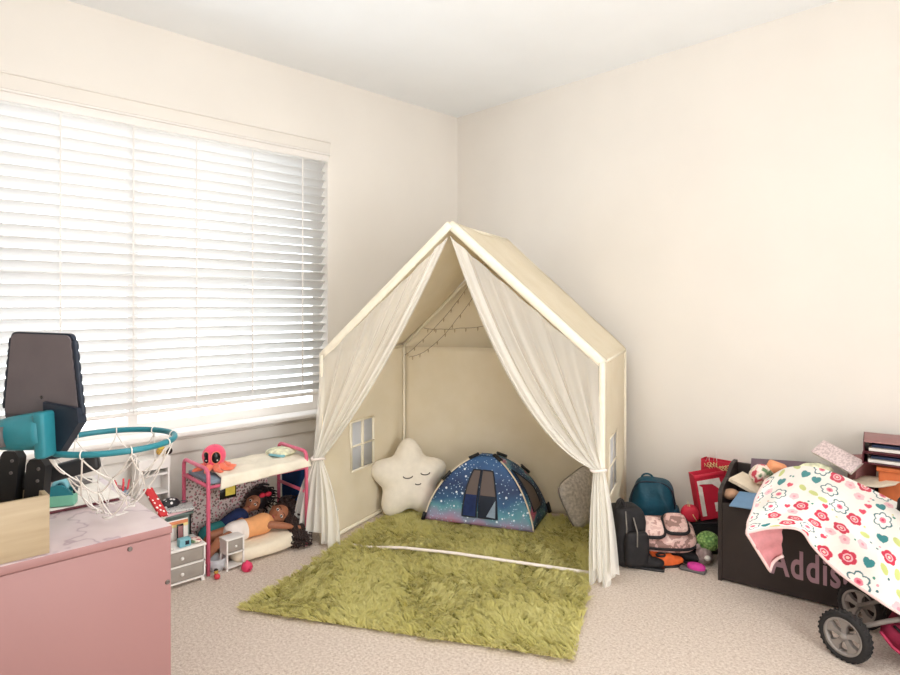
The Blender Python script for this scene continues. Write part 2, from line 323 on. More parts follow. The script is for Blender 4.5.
for px_, py_ in ((60, 200), (133, 200), (196, 200), (252, 200), (302, 200), (-90, 200)):
    p = on_plane(px_, py_, (-.02, 0, 0), (1, 0, 0)); cb = MB()
    for dx in (-.012, -.078): cb.tube([(dx, p.y, zb), (dx, p.y, WZ1 - .05)], .0013, 5)
    cb.box((-.012, p.y, (zb + WZ1) / 2), (.0016, .008, WZ1 - zb - .08))
    cb.build('ladder_tape', 'whitepaint', bl)

# ------------------------------------------------------------------ play tent
LF, RF, BL_, BR_ = L(.55, -1.575, 0), L(1.835, -.885, 0), L(.285, -.79, 0), L(1.50, -.10, 0)
EV = 1.01; AF, AB = L(1.185, -1.237, 1.685), L(.885, -.45, 1.685)
tent = thing('play_tent', 'large cream house-shaped play tent with sheer curtains standing in the corner', 'play tent', (1.05, -.84, 0))
def up(p, z): return Vector((p.x, p.y, z))
for p in (LF, RF, BL_, BR_):
    MB().tube([up(p, .0), up(p, EV)], .012, 10).build('pole', 'canvas_trim', tent)
b = MB()
for e, a in ((LF, AF), (RF, AF), (BL_, AB), (BR_, AB)): b.tube([up(e, EV), a], .011, 8)
b.tube([AF, AB], .011, 8); b.tube([up(LF, EV), up(BL_, EV)], .011, 8); b.tube([up(RF, EV), up(BR_, EV)], .011, 8); b.build('roof_frame', 'canvas_trim', tent)
b = MB(); b.tube([LF + L(0, 0, .010), lerp(LF, RF, .20) + L(0, 0, .014), lerp(LF, RF, .32) + L(0, 0, .032), lerp(LF, RF, .5) + L(0, 0, .038), RF + L(0, 0, .026)], .0080, 8); b.build('floor_rail', 'white', tent)
fdir = (RF - LF).normalized(); fn = Vector((fdir.y, -fdir.x, 0)); ddir = (BL_ - LF).normalized()
def wob(p, amp, seed=0, sc=4): return amp * mnoise.noise(Vector(p) * sc + Vector((seed, seed, 0)))
def panel(a, b_, c, d, nu, nv, n, amp, seed, hole=None):   # a,b bottom  d,c top
    mb = MB(); P = []
    for i in range(nu + 1):
        row = []
        for j in range(nv + 1):
            u, v = i / nu, j / nv; p = lerp(lerp(a, b_, u), lerp(d, c, u), v)
            e = min(1, 6 * min(u, 1 - u)) * min(1, 6 * min(v, 1 - v)); row.append(p + Vector(n) * wob(p, amp, seed) * e)
        P.append(row)
    mb.grid(P)
    if hole:
        u0, u1, v0, v1 = hole; keep = []
        for f in mb.f:
            i, j = divmod(f[0], nv + 1); u, v = (i + .5) / nu, (j + .5) / nv
            if not (u0 < u < u1 and v0 < v < v1): keep.append(f)
        mb.f = keep; mb.sm = [True] * len(keep)
    return mb
def wallu(px, py):
    n = Vector((ddir.y, -ddir.x, 0)); p = on_plane(px, py, LF, n); return (up(p, 0) - LF).length / (BL_ - LF).length, p.z / EV
u0, _ = wallu(350, 440); u1, _ = wallu(373, 440); _, v1 = wallu(362, 418); _, v0 = wallu(362, 468)
def snap(x, n): return round(x * n) / n
NU, NV = 40, 50; u0, u1, v0, v1 = snap(u0, NU), snap(u1, NU), snap(v0, NV), snap(v1, NV)
def wall_with_window(A, B, name, out):
    wn = panel(A + L(0, 0, .004), B + L(0, 0, .004), up(B, EV), up(A, EV), NU, NV, out, .018, 3, (u0, u1, v0, v1)).build(name, 'canvas', tent, solid=.002)
    fr = MB(); fl = MB()
    def wp(u, v): p = lerp(A, B, u); return up(p, v * EV)
    um, vm = (u0 + u1) / 2, (v0 + v1) / 2
    for s, e in (((u0, v0), (u1, v0)), ((u0, v1), (u1, v1)), ((u0, v0), (u0, v1)), ((u1, v0), (u1, v1)), ((um, v0), (um, v1)), ((u0, vm), (u1, vm))):
        fr.tube([wp(*s) - out * .004, wp(*e) - out * .004], .011, 8, flat=.45)
    fl.grid([[wp(u0, v0), wp(u0, v1)], [wp(u1, v0), wp(u1, v1)]])
    w = fr.build('window_frame', 'canvas_trim', wn); fl.build('window_film', 'film', wn, solid=.001)
    return wn
outL = Vector((-ddir.y, ddir.x, 0)); wall_with_window(LF, BL_, 'left_wall', outL)
rd = (BR_ - RF).normalized(); outR = Vector((rd.y, -rd.x, 0)); wall_with_window(RF, BR_, 'right_wall', outR)
b = panel(BL_ + L(0, 0, .004), BR_ + L(0, 0, .004), up(BR_, EV), up(BL_, EV), 30, 24, -fn, .012, 8)
b.grid([[lerp(up(BL_, EV), up(BR_, EV), i / 20), lerp(up(BL_, EV), up(BR_, EV), i / 20) * .5 + (lerp(up(BL_, EV), AB, i / 10) if i <= 10 else lerp(AB, up(BR_, EV), (i - 10) / 10)) * .5,
         (lerp(up(BL_, EV), AB, i / 10) if i <= 10 else lerp(AB, up(BR_, EV), (i - 10) / 10))] for i in range(21)])
b.build('rear_wall', 'canvas', tent, solid=.002)
MB().tube([up(BL_, .0) + fdir * .012 - ddir * .012, up(BL_, EV) + fdir * .012 - ddir * .012], .009, 8).build('corner_seam', 'canvas_trim', tent)
sl = (up(LF, EV) - AF).normalized(); srr = (up(RF, EV) - AF).normalized()
nl = sl.cross(AB - AF).normalized(); nl = nl if nl.z > 0 else -nl; nr = srr.cross(AB - AF).normalized(); nr = nr if nr.z > 0 else -nr
for nm, e1_, e2_, n in (('left_roof', LF, BL_, nl), ('right_roof', RF, BR_, nr)):
    mb = MB(); P = []
    for i in range(31):
        row = []
        for j in range(25):
            u, v = i / 30, j / 24; p = lerp(lerp(AF, AB, v), lerp(up(e1_, EV), up(e2_, EV), v), u)
            sag = -.03 * math.sin(PI * v) * (.3 + .7 * math.sin(PI * u)) * (1 if u < 1 else .3)
            row.append(p + n * (.012 + sag * (1 - .7 * (u > .98)) + wob(p, .010, 5)))
        P.append(row)
    mb.grid(P); mb.build(nm, 'canvas', tent, solid=.002)
b = MB()   # padded sleeves along the front rafters and the eave hems
for e in (LF, RF):
    E1 = up(e, EV); n = nl if e is LF else nr; d = (E1 - AF).normalized()
    P = []
    for i in range(25):
        p = lerp(AF, E1 + d * .004, i / 24)
        P.append([p + n * .016 - ddir * (-.055), p + n * .019 + fn * .004, p + n * .012 + fn * .015, p - n * .018 + fn * .014, p - n * .024 + fn * .002])
    b.grid(P)
b.build('front_binding', 'canvas_trim', tent, solid=.003)
b = MB(); b.tube([LF + L(.012, .0, .012), BL_ + L(.012, 0, .012)], .012, 8); b.build('base_hem', 'canvas_trim', tent)
for p, n_ in ((LF, outL), (RF, outR)):
    b = MB()
    P = [[up(p, z) + fn * .016 - n_ * .012, up(p, z) + fn * .017 + n_ * .010, up(p, z) + n_ * .018 - fn * .03] for z in [EV * i / 12 + .003 for i in range(13)]]; b.grid(P); b.build('post_binding', 'canvas_trim', tent, solid=.002)
def curtain(e, tie, ctrl, hemw, hem0, shift, folds, seed):
    rnd = random.Random(seed); mb = MB(); nu, nv, nl2 = 150, 40, 26; P = []
    E1 = up(e, EV - .015) + fn * .012; A = AF + L(0, 0, -.05) + fn * .012; side = 1 if e is RF else -1
    ph = [rnd.uniform(0, 6.28) for _ in range(4)]
    for i in range(nu + 1):
        u = i / nu; top = lerp(A, E1, u ** 1.35) + L(0, 0, -.01)
        tp = tie + fdir * side * (u - .5) * .045; c = lerp(top, tp, .5) + L(0, 0, ctrl * (1 - u) ** 1.6) + fdir * side * ctrl * .02
        rip = math.sin(2 * PI * folds * u + ph[0]) + .5 * math.sin(2 * PI * folds * 1.7 * u + ph[1]) + .15 * math.sin(2 * PI * folds * 3.1 * u + ph[2])
        row = []
        for j in range(nv + 1):
            v = j / nv; p = bez(top, c, tp, v); amp = .010 * (.3 + v) * (1 - .45 * v ** 4)
            row.append(p + fn * rip * amp + fdir * amp * .8 * math.cos(2 * PI * folds * u + ph[3]))
        hem = hem0 + .02 * math.sin(9 * u + ph[1]) + .05 * max(0, math.sin(3.3 * u * PI + ph[2]))
        for j in range(1, nl2 + 1):
            v = j / nl2; wd = .045 + (hemw - .045) * (1 - (1 - v) ** 2.2)
            p = tie + fdir * (side * (u - .5) * wd + shift * v) + L(0, 0, -(tie.z - hem) * v)
            amp = .010 * .55 + .016 * v
            row.append(p + fn * (rip * amp + .02 * v) + fdir * amp * .7 * math.cos(2 * PI * folds * u + ph[3]))
        P.append(row)
    mb.grid(P); nh = nu // 5
    for off in (.006, .011): mb.grid([[q_ + fn * off + fdir * side * .002 for q_ in r_[:nv + 1]] for r_ in P[:nh + (0 if off < .01 else -nh // 2)]])
    cu = mb.build('curtain', 'voile', tent)
    MB().tube([tie + fdir * (.034 * math.cos(t)) + fn * (.030 * math.sin(t)) + L(0, 0, .004 * math.sin(2 * t)) for t in [2 * PI * i / 20 for i in range(20)]], .007, 6, closed=True).build('tie_band', 'white', cu)
tieL = W(321, 457, (LF - CAM).dot(FWD)) + fn * .03; tieR = W(599, 468, (RF - CAM).dot(FWD)) + fn * .03
curtain(LF, tieL, -.17, .27, .025, .006, 6, 3)
curtain(RF, tieR, -.46, .115, .012, .022, 6, 5)

sl_ = thing('string_light', 'unlit fairy light string looped inside the cream tent roof', 'string lights', lerp(BL_, BR_, .3) + L(0, 0, 1.0))
bk = lambda px, py: on_plane(px, py, BL_ + fn * .035, fn)
strands = [[(405, 355), (418, 344), (440, 322), (455, 304), (468, 286)], [(409, 357), (424, 352), (442, 337), (456, 320), (474, 296)], [(424, 328), (440, 329), (460, 328), (484, 326), (506, 321), (540, 318)]]
wb = MB(); pts_b = []
for st in strands:
    pp = [bk(*q) for q in st]; cur = []
    for a_, c_ in zip(pp[:-1], pp[1:]):
        for t in range(4): cur.append(lerp(a_, c_, t / 4) + L(0, 0, -.005 * math.sin(PI * t / 4)))
    cur.append(pp[-1]); wb.tube(cur, .0017, 5); pts_b += cur[1::2]
wb.build('wire', 'wire', sl_)
for p in pts_b:
    MB().tube([p, p + L(.003, -.004, -.012), p + L(.004, -.006, -.024)], [.003, .0045, .001], 6).build('bulb', 'bulb', sl_)

# ------------------------------------------------------------------ shag rug
rug = thing('shag_rug', 'olive green shag rug running from the carpet into the cream tent', 'rug', (1.25, -1.2, 0))
Q = [L(.944, -2.226, 0), L(2.128, -1.534, 0), L(1.42, -.20, 0), L(.40, -.93, 0)]
def rq(u, v): return lerp(lerp(Q[0], Q[1], u), lerp(Q[3], Q[2], u), v)
b = MB(); pts = [(rq(u, v).x, rq(u, v).y) for u, v in ((.012, .012), (.988, .012), (1, 1), (0, 1))]; b.prism(pts, .001, .010); b.build('backing', 'shagback', rug)
N = 90000; uu = np.random.rand(N); vv = 1 - np.sqrt(1 - np.random.rand(N) * .86) ; vv = np.clip(vv / vv.max(), 0, 1)
q = [np.array(x) for x in Q]
base = ((1 - uu) * (1 - vv))[:, None] * q[0] + (uu * (1 - vv))[:, None] * q[1] + (uu * vv)[:, None] * q[2] + ((1 - uu) * vv)[:, None] * q[3]
base[:, 2] = .009
X, Y = base[:, 0], base[:, 1]
cl = (np.round(X * 42) * 12.9898 + np.round(Y * 42) * 78.233); cr = np.modf(np.abs(np.sin(cl) * 43758.5453))[0]; cr2 = np.modf(np.abs(np.sin(cl * 1.7 + 3) * 24634.63))[0]
ang = 4.2 + 1.6 * np.sin(X * 9 + 1.3 * np.sin(Y * 7)) + 1.2 * np.sin(Y * 11 + X * 4) + (cr - .5) * 3.4 + np.random.randn(N) * .35
lean = .45 + .5 * cr2 + np.random.rand(N) * .25; ln = .034 + .018 * np.random.rand(N)
dx, dy = np.cos(ang) * np.sin(lean), np.sin(ang) * np.sin(lean); dz = np.cos(lean); D = np.stack([dx, dy, dz], 1)
pa = np.random.rand(N) * PI; S = np.stack([np.cos(pa), np.sin(pa), np.zeros(N)], 1) * .0016
mid = base + D * (ln * .55)[:, None]; D2 = D * .9; D2[:, 2] -= .45; tip = mid + D2 * (ln * .5)[:, None]; tip[:, 2] = np.maximum(tip[:, 2], .012)
V = np.empty((N, 5, 3)); V[:, 0] = base - S; V[:, 1] = base + S; V[:, 2] = mid + S * .95; V[:, 3] = mid - S * .95; V[:, 4] = tip
V -= np.array([1.25, -1.2, 0])
me = bpy.data.meshes.new('pile'); me.vertices.add(N * 5); me.vertices.foreach_set('co', V.reshape(-1).astype(np.float32))
lo = np.empty((N, 7), np.int32); k0 = np.arange(N) * 5
for i, kx in enumerate((0, 1, 2, 3, 3, 2, 4)): lo[:, i] = k0 + kx
me.loops.add(N * 7); me.loops.foreach_set('vertex_index', lo.reshape(-1))
me.polygons.add(N * 2); st = np.empty((N, 2), np.int32); st[:, 0] = np.arange(N) * 7; st[:, 1] = st[:, 0] + 4; me.polygons.foreach_set('loop_start', st.reshape(-1))
me.update(calc_edges=True); me.validate()
at = me.attributes.new('tint', 'FLOAT', 'POINT'); at.data.foreach_set('value', np.repeat(np.clip(cr * .6 + np.random.rand(N) * .4, 0, 1), 5).astype(np.float32))
me.materials.append(M['shag']); o = bpy.data.objects.new('pile', me); COL.objects.link(o); o.parent = rug; o['kind'] = 'stuff'

# ------------------------------------------------------------------ star pillow
sc_ = W(409, 479, 3.76); sp = thing('star_pillow', 'cream star pillow with a sleepy face propped in the left tent corner', 'pillow', (sc_.x, sc_.y, .03))
nrm = (-FWD * .93 + RIGHT * .22 + UP * .26).normalized(); rgt = UP.cross(nrm).normalized(); upv = nrm.cross(rgt)
SF = FRAME(sc_ + L(0, 0, 0), rgt, upv, nrm)
R0 = .246
def starR(t): return R0 * (.85 + .15 * math.cos(5 * (t - PI / 2 + .03)))
def starz(x, y):
    r = math.hypot(x, y); rho = min(1, r / starR(math.atan2(y, x))); return .085 * (1 - rho ** 2.6) ** .62
b = MB(); n = 100; rings = 16
for sgn in (1, -1):
    P = []
    for j in range(rings + 1):
        rho = math.sin(PI / 2 * j / rings) if j else 1e-3
        row = []
        for i in range(n + 1):
            t = 2 * PI * i / n; x, y = rho * starR(t) * math.cos(t), rho * starR(t) * math.sin(t)
            row.append((x, y, sgn * .085 * (max(0, 1 - rho ** 2.6)) ** .62))
        P.append(row)
    b.grid(P, SF)
b.build('cushion', 'star', sp)
for cxm, cym in ((-.020, .018), (.088, .032)):
    b = MB(); b.tube([(lambda x, y: (x, y, starz(x, y) + .002))(cxm + .028 * math.cos(t), cym - .013 * math.sin(t) - .0) for t in [PI * i / 12 for i in range(13)]], .0033, 6, m=SF); b.build('eye', 'thread', sp)
b = MB(); b.tube([(lambda x, y: (x, y, starz(x, y) + .002))(.040 + .017 * math.cos(t), -.028 - .007 * math.sin(t)) for t in [PI * i / 10 for i in range(11)]], .003, 6, m=SF); b.build('mouth', 'thread', sp)

# ------------------------------------------------------------------ galaxy pet tent
pf = [L(.628, -.906, .03), L(1.217, -.61, .03), L(1.07, -.27, .03), L(.49, -.56, .03)]
pf = [L(CAM.x + (p.x - CAM.x) * .968, CAM.y + (p.y - CAM.y) * .968, .028) for p in pf]; pk = (pf[0] + pf[1] + pf[2] + pf[3]) / 4 + L(0, 0, .360); ptn = thing('pet_tent', 'small blue and pink galaxy print pop-up tent on the green rug', 'pet tent', (pk.x, pk.y, .02))
def edge(i, t):
    ph = t * PI / 2 * .96; f = .32 * (1 - t) + .68 * math.cos(ph); z = .03 + (pk.z - .03) * (.34 * t + .66 * math.sin(ph)) / 1.0
    p = pf[i % 4]; tp = lerp(up(pk, 0), up(p, 0), .10); q = lerp(tp, up(p, 0), f); return L(q.x, q.y, z)
def psurf(i, u, t, off=0):
    a_, c_ = edge(i, t), edge(i + 1, t); p = lerp(a_, c_, u); c0 = up(pk, .1); n = (p - c0); n.normalize(); return p + n * (off + .02 * math.sin(PI * u) * math.sin(PI * min(1, t * 1.1)) * .6)
for i, nm in enumerate(('front_panel', 'side_panel', 'rear_panel', 'side_panel')):
    b = MB(); b.grid([[psurf(i, u / 20, t / 20) for t in range(21)] for u in range(21)])
    if i == 0: b.grid([[lerp(edge(0, 1), edge(1, 1), u) * (1 - v) + lerp(edge(3, 1), edge(2, 1), u) * v + L(0, 0, .004) for v in (0, .5, 1)] for u in (0, .5, 1)])
    pn = b.build(nm, 'galaxy' if i % 2 == 0 else 'galaxy_side', ptn, solid=.002)
    if i == 0:
        fp = pn
    if i == 1: sidep = pn
for i in range(4):
    MB().tube([edge(i, t / 16) + (edge(i, t / 16) - up(pk, .12)).normalized() * .006 for t in range(17)], .0045, 7).build('pole_sleeve', 'cream', ptn)
def ppatch(i, ua, ub, ta, tb, off, nn=8): 
    return [[psurf(i, ua + (ub - ua) * a / nn, ta + (tb - ta) * c / nn, off) for c in range(nn + 1)] for a in range(nn + 1)]
def pborder(i, ua, ub, ta, tb, off, r=.0045):
    return [psurf(i, u, t, off) for u, t in [(ua + (ub - ua) * x / 8, ta) for x in range(8)] + [(ub, ta + (tb - ta) * x / 8) for x in range(8)] + [(ub - (ub - ua) * x / 8, tb) for x in range(8)] + [(ua, tb - (tb - ta) * x / 8) for x in range(8)]]
for (ua, ub) in ((.36, .49), (.51, .68)):
    MB().grid(ppatch(0, ua, ub, .34, .66, .006)).build('window_mesh', 'mesh', fp)
    MB().grid(ppatch(0, ua, ub, .10, .34, .006)).build('door_flap', 'denim' if ua < .5 else 'navy', fp)
    MB().tube(pborder(0, ua, ub, .10, .66, .008), .004, 6, closed=True).build('door_binding', 'navy', fp)
b = MB(); b.add([psurf(0, .67, .30, .012), psurf(0, .58, .12, .012), psurf(0, .66, .11, .012)], [(0, 1, 2)]); b.build('door_corner', 'bluegrey', fp)
b = MB(); b.grid([[psurf(1, .18 + .42 * a / 8 + .0 * c, .18 + (.52 - .3 * a / 8) * c / 8, .006) for c in range(9)] for a in range(9)]); b.build('window_mesh', 'mesh', sidep)
MB().tube([psurf(1, u, t, .008) for u, t in [(.18, .18 + .52 * x / 6) for x in range(7)] + [(.18 + .42 * x / 6, .7 - .3 * x / 6) for x in range(1, 7)] + [(.6, .4 - .22 * x / 6) for x in range(1, 7)] + [(.6 - .42 * x / 6, .18) for x in range(1, 6)]], .004, 6, closed=True).build('window_binding', 'navy', sidep)
for i, t in ((0, .02), (0, .55), (0, .93), (1, .93), (2, .6), (2, .05), (2, .93)):
    a_, c_ = edge(i, max(0, t - .06)), edge(i, min(1, t + .07)); p = (a_ + c_) / 2; o_ = (p - up(pk, .12)).normalized() * .012
    b = MB(); b.tube([a_ + o_, c_ + o_], .015, 8, flat=.6); b.build('pole_clip', 'blackplastic', ptn)

# grey cushion inside the tent at the right
gc = W(582, 497, 3.56)
g = FRAME(gc, (RIGHT * .8 + FWD * .6).normalized(), UP, (-FWD * .8 + RIGHT * .6)) @ Matrix.Rotation(math.radians(20), 4, 'Z') @ Matrix.Rotation(math.radians(-14), 4, 'X')
gcp = thing('grey_cushion', 'plain grey cushion leaning inside the tent behind the right curtain', 'cushion', (gc.x, gc.y, .03))
MB().sup((0, 0, 0), (.145, .145, .055), .9, .42, g, 40, 14).build('cover', 'greypillow', gcp)
MB().tube([g @ L(.145 * math.copysign(abs(math.cos(t)) ** .42, math.cos(t)), .145 * math.copysign(abs(math.sin(t)) ** .42, math.sin(t)), 0) for t in [2 * PI * i / 48 for i in range(48)]], .004, 6, closed=True).build('piping', 'zip', gcp)

# ------------------------------------------------------------------ doll bunk bed
bed = thing('doll_bunk_bed', 'pink metal doll bunk bed standing under the window beside the tent', 'doll bed', (.37, -1.91, 0))
X0, X1, YA, YB, ZT = .215, .512, -2.178, -1.65, .50
def arch(y):
    pts = [L(X1, y, 0), L(X1, y, ZT - .035)] + [L(X1 - .035 * (1 - math.cos(t)), y, ZT - .035 + .035 * math.sin(t)) for t in [PI / 2 * i / 6 for i in range(1, 7)]]
    pts += [L(X0 + .035 * (1 - math.cos(t)), y, ZT - .035 + .035 * math.sin(t)) for t in [PI / 2 * (1 - i / 6) for i in range(7)]] + [L(X0, y, 0)]; return pts
for y in (YA, YB): MB().tube(arch(y), .0095, 10).build('end_frame', 'pinkmetal', bed)
for y in (YA, YB):
    for z in (.42, .285 if y == YB else .06): MB().tube([L(X0, y, z), L(X1, y, z)], .009, 8).build('cross_rail', 'pinkmetal', bed)
for x in (X0, X1):
    for z in (.415, ): MB().tube([L(x, YA, z), L(x, YB, z)], .008, 8).build('side_rail', 'pinkmetal', bed)
MB().tube([L(X0, YA, .06), L(X0, YB, .06)], .008, 8).build('side_rail', 'pinkmetal', bed)
MB().rbox(((X0 + X1) / 2, (YA + YB) / 2, .432), (X1 - X0 - .03, YB - YA - .03, .022), .006).build('mattress', 'bluegrey', bed)
b = MB(); b.rbox((X0 - .012, (YA + YB) / 2 - .03, .235), (.006, YB - YA - .06, .37), .002); b.build('backdrop', 'floralpanel', bed)
# quilt
qb = MB(); P = []
fx = lambda px, py: on_plane(px, py, (X1 + .014, 0, 0), (1, 0, 0))
qa, qc = fx(219.5, 490), fx(311, 466); nq = 30
for i in range(nq + 1):
    u = i / nq; y = -2.10 + u * (.47); row = []
    lowz = qa.z + (qc.z - qa.z) * (u ** .7); yl = qa.y + (qc.y - qa.y) * u
    for j in range(25):
        v = j / 24
        if v < .7: t = v / .7; x = X0 + .02 + t * (X1 + .006 - X0 - .02); yy = y + (yl - y) * t * .6; p = L(x, yy, .457 + .006 * math.sin(6 * x / .1 + 3 * u) * .4 + wob((x, yy, 0), .008, 2, 14))
        else: t = (v - .7) / .3; p = L(X1 + .006 + .010 * math.sin(t * PI / 2) + .004 * math.sin(u * 17 + 2 * t), y + (yl - y) * (.6 + .4 * t), .457 - (.457 - lowz) * t)
        row.append(p)
    P.append(row)
qb.grid(P); solo('doll_quilt', qb, 'quilt', 'off-white quilt hanging over the front of the pink doll bunk', 'quilt', (.4, -1.9, .45), solid=.006)
# small pillow on the upper bunk
pc = L(.33, -1.70, .478)
dp = thing('doll_pillow', 'small pale yellow and blue pillow on the top doll bunk', 'pillow', pc)
MB().sup(pc, (.075, .06, .020), .9, .45, MX(pc, .35) @ Matrix.Translation(-pc), 30, 10).build('cover', 'pillowprint', dp)
MB().rbox(pc + L(.02, -.055, -.008), (.10, .022, .012), .004, 2, MX(pc, .35) @ Matrix.Translation(-pc)).build('edge_trim', 'lightblue', dp)
# octopus plush
oc = W(213, 449, 3.02); oc.z = .505
oc = on_plane(214, 456, (.37, 0, 0), (1, 0, 0)); oz = .459
op = thing('octopus_plush', 'pink plush octopus with big black eyes on top of the doll bunk', 'plush toy', (oc.x, oc.y, oz))
hd = L(oc.x, oc.y, oz + .070); b = MB(); b.sup(hd, (.055, .058, .056)); b.sup(hd - L(0, 0, .035), (.047, .05, .032)); b.build('body', 'plushpink', op, remesh=.005, smooth=4)
tn = [-.2, .45, 1.1, 1.75, 2.6, 3.5, 4.5, 5.4]
for a_ in tn:
    d = L(math.cos(a_), math.sin(a_), 0); side = L(-d.y, d.x, 0); ln_ = .085 if -1 < math.sin(a_) < 2 else .07
    b = MB(); b.tube([hd - L(0, 0, .045) + d * .02, hd + d * .05 - L(0, 0, .048), L(oc.x, oc.y, oz + .013) + d * (ln_ * .82) , L(oc.x, oc.y, oz + .010) + d * ln_ * 1.1 + side * .008, L(oc.x, oc.y, oz + .010) + d * ln_ * 1.22 + side * .022], [.020, .020, .015, .010, .004], 10, flat=.85)
    b.build('tentacle', 'plushorange', op)
cd = (CAM - hd); cd.z = 0; cd.normalize(); cd = (cd * .95 - L(-cd.y, cd.x, 0) * .30).normalized(); sdv = L(-cd.y, cd.x, 0)
for s in (-1, 1):
    d = (cd * .86 + sdv * s * .46 - L(0, 0, .02)).normalized(); e = FRAME(hd + d * .049, sdv, L(0, 0, 1), d)
    f_ = FRAME(hd + d * .047, L(-d.y, d.x, 0).normalized(), d.cross(L(-d.y, d.x, 0).normalized()), d)
    ey = MB().sup((0, 0, 0), (.022, .029, .010), 1, 1, f_).build('eye', 'black', op)
    MB().tube([f_ @ L(.0225 * math.cos(t), .0295 * math.sin(t), .002) for t in [2 * PI * i / 24 for i in range(24)]], .0022, 6, closed=True).build('eye_ring', 'plushorange', ey)
    MB().sup((.005, -.012, .0085), (.004, .004, .002), 1, 1, f_, 10, 6).build('glint', 'eyewhite', ey)
# hanging tag under top bunk
hp = on_plane(229, 491, (.40, 0, 0), (1, 0, 0)); ht = thing('photo_tag', 'small black and yellow card hanging under the doll bunk mattress', 'card', (hp.x, hp.y, .34))
MB().rbox(hp - L(0, .005, .005), (.006, .085, .06), .002).build('card', 'black', ht); MB().rbox(hp + L(.006, .004, .003), (.006, .05, .045), .002).build('note', 'yellow', ht)
MB().tube([hp + L(0, 0, .02), L(hp.x, hp.y, .425)], .001, 5).build('string', 'cord', ht)
# lower mattress
lm = MB(); lc = L(.405, -1.835, .045)
def lmf(q_): return Vector((q_.x, q_.y, q_.z * (1 + .12 * math.sin(q_.y * 25)) + .012 * (q_.y > 0) * (q_.y / .2)))
lm.sup(lc - L(0, .025, 0), (.125, .185, .042), .55, .35, I4, 48, 14, lmf)
solo('doll_mattress', lm, 'mattress', 'cream padded doll mattress on the carpet under the bunk', 'doll mattress', (.405, -1.835, .003))
# blue fleece at the right end
b = MB(); b.sup((.30, -1.60, .20), (.11, .028, .20), .5, .5, I4, 30, 16, lambda q_: q_ + Vector((0, .006 * math.sin(q_.z * 40), 0))); b.sup((.27, -1.555, .18), (.10, .02, .18), .5, .5)
solo('blue_blanket', b, 'bluecloth', 'deep blue folded fleece blanket standing behind the dolls at the bunk end', 'blanket', (.3, -1.6, 0))

# ------------------------------------------------------------------ dolls
def doll_head(b, c, fwd, upd, s):
    rt = upd.cross(fwd).normalized(); f_ = FRAME(c, rt, fwd, upd)
    b.sup((0, 0, .0), (.048 * s, .052 * s, .058 * s), 1, 1, f_, 24, 16); b.sup((0, .012 * s, -.026 * s), (.036 * s, .040 * s, .032 * s), 1, 1, f_)
    b.sup((0, .054 * s, -.012 * s), (.0075 * s, .009 * s, .010 * s), 1, 1, f_, 12, 8)
    for e in (-1, 1): b.sup((e * .048 * s, -.002, -.006 * s), (.007 * s, .010 * s, .015 * s), 1, 1, f_, 12, 8)
    return f_
def hand(b, w, d, nrm_, s):
    d = d.normalized(); sd = d.cross(nrm_).normalized(); nn = sd.cross(d)
    b.cap(w, w + d * .022 * s, .009 * s, .011 * s)
    for kx, l_ in ((-1.5, .017), (-.5, .021), (.5, .020), (1.5, .014)):
        a_ = w + d * .026 * s + sd * kx * .0058 * s; b.cap(a_, a_ + d * l_ * .6 * s + nn * .002 * s, .0036 * s, .0034 * s, 8); b.cap(a_ + d * l_ * .6 * s + nn * .002 * s, a_ + d * l_ * s - nn * .003 * s, .0034 * s, .003 * s, 8)
    b.cap(w + d * .008 * s - sd * .008 * s, w + d * .020 * s - sd * .017 * s, .0042 * s, .0036 * s, 8)
def face(par, f_, s):
    for e in (-1, 1):
        ey = MB().sup((e * .019 * s, .0475 * s, .002 * s), (.0095 * s, .0045 * s, .0065 * s), 1, 1, f_, 14, 8).build('eye', 'eyewhite', par)
        MB().sup((e * .019 * s, .0508 * s, .002 * s), (.005 * s, .002 * s, .0055 * s), 1, 1, f_, 12, 8).build('iris', 'black', ey)
        MB().tube([f_ @ L(e * .019 * s + .012 * s * t, .048 * s, (.016 + .004 * (1 - t * t)) * s) for t in (-1, -.5, 0, .5, 1)], .0016 * s, 6).build('eyebrow', 'hair2', par)
    MB().sup((0, .0490 * s, -.033 * s), (.012 * s, .004 * s, .0042 * s), 1, 1, f_, 14, 8).build('mouth', 'lips', par)
dx_ = .41
dl = thing('fashion_doll', 'brown-haired doll in an apricot top lying on the cream doll mattress', 'doll', (dx_, -1.85, .085))
hipc = L(.405, -1.985, .132); chest = L(.405, -1.845, .138); neck = L(.395, -1.785, .145); hc = on_plane(279, 514, (.39, 0, 0), (1, 0, 0))
b = MB(); ax = (chest - hipc).normalized()
b.cap(hipc, lerp(hipc, chest, .5), .050, .044, 16); b.cap(lerp(hipc, chest, .5), chest, .044, .050, 16); b.cap(chest, neck, .040, .022, 12); b.cap(neck, lerp(neck, hc, .6), .022, .022, 12)
hf = (L(.78, -.40, .38)).normalized(); hu = (ax * .9 + L(.1, .2, .35)); hu = (hu - hf * hu.dot(hf)).normalized(); hfr = doll_head(b, hc, hf, hu, 1.0)
shR, shL = chest + L(.042, .015, .0), chest + L(-.05, .015, .005)
handp = on_plane(294, 527, (.492, 0, 0), (1, 0, 0)); el = lerp(shR, handp, .5) + L(.010, 0, .004)
b.cap(shR, el, .021, .018); b.cap(el, handp, .018, .012); hand(b, handp, (handp - el), L(0, 0, 1), 1.25)
el2 = shL + L(-.04, -.09, -.01); hn2 = el2 + L(.01, -.10, -.01); b.cap(shL, el2, .021, .018); b.cap(el2, hn2, .018, .012); hand(b, hn2, hn2 - el2, L(0, 0, 1), 1.2)
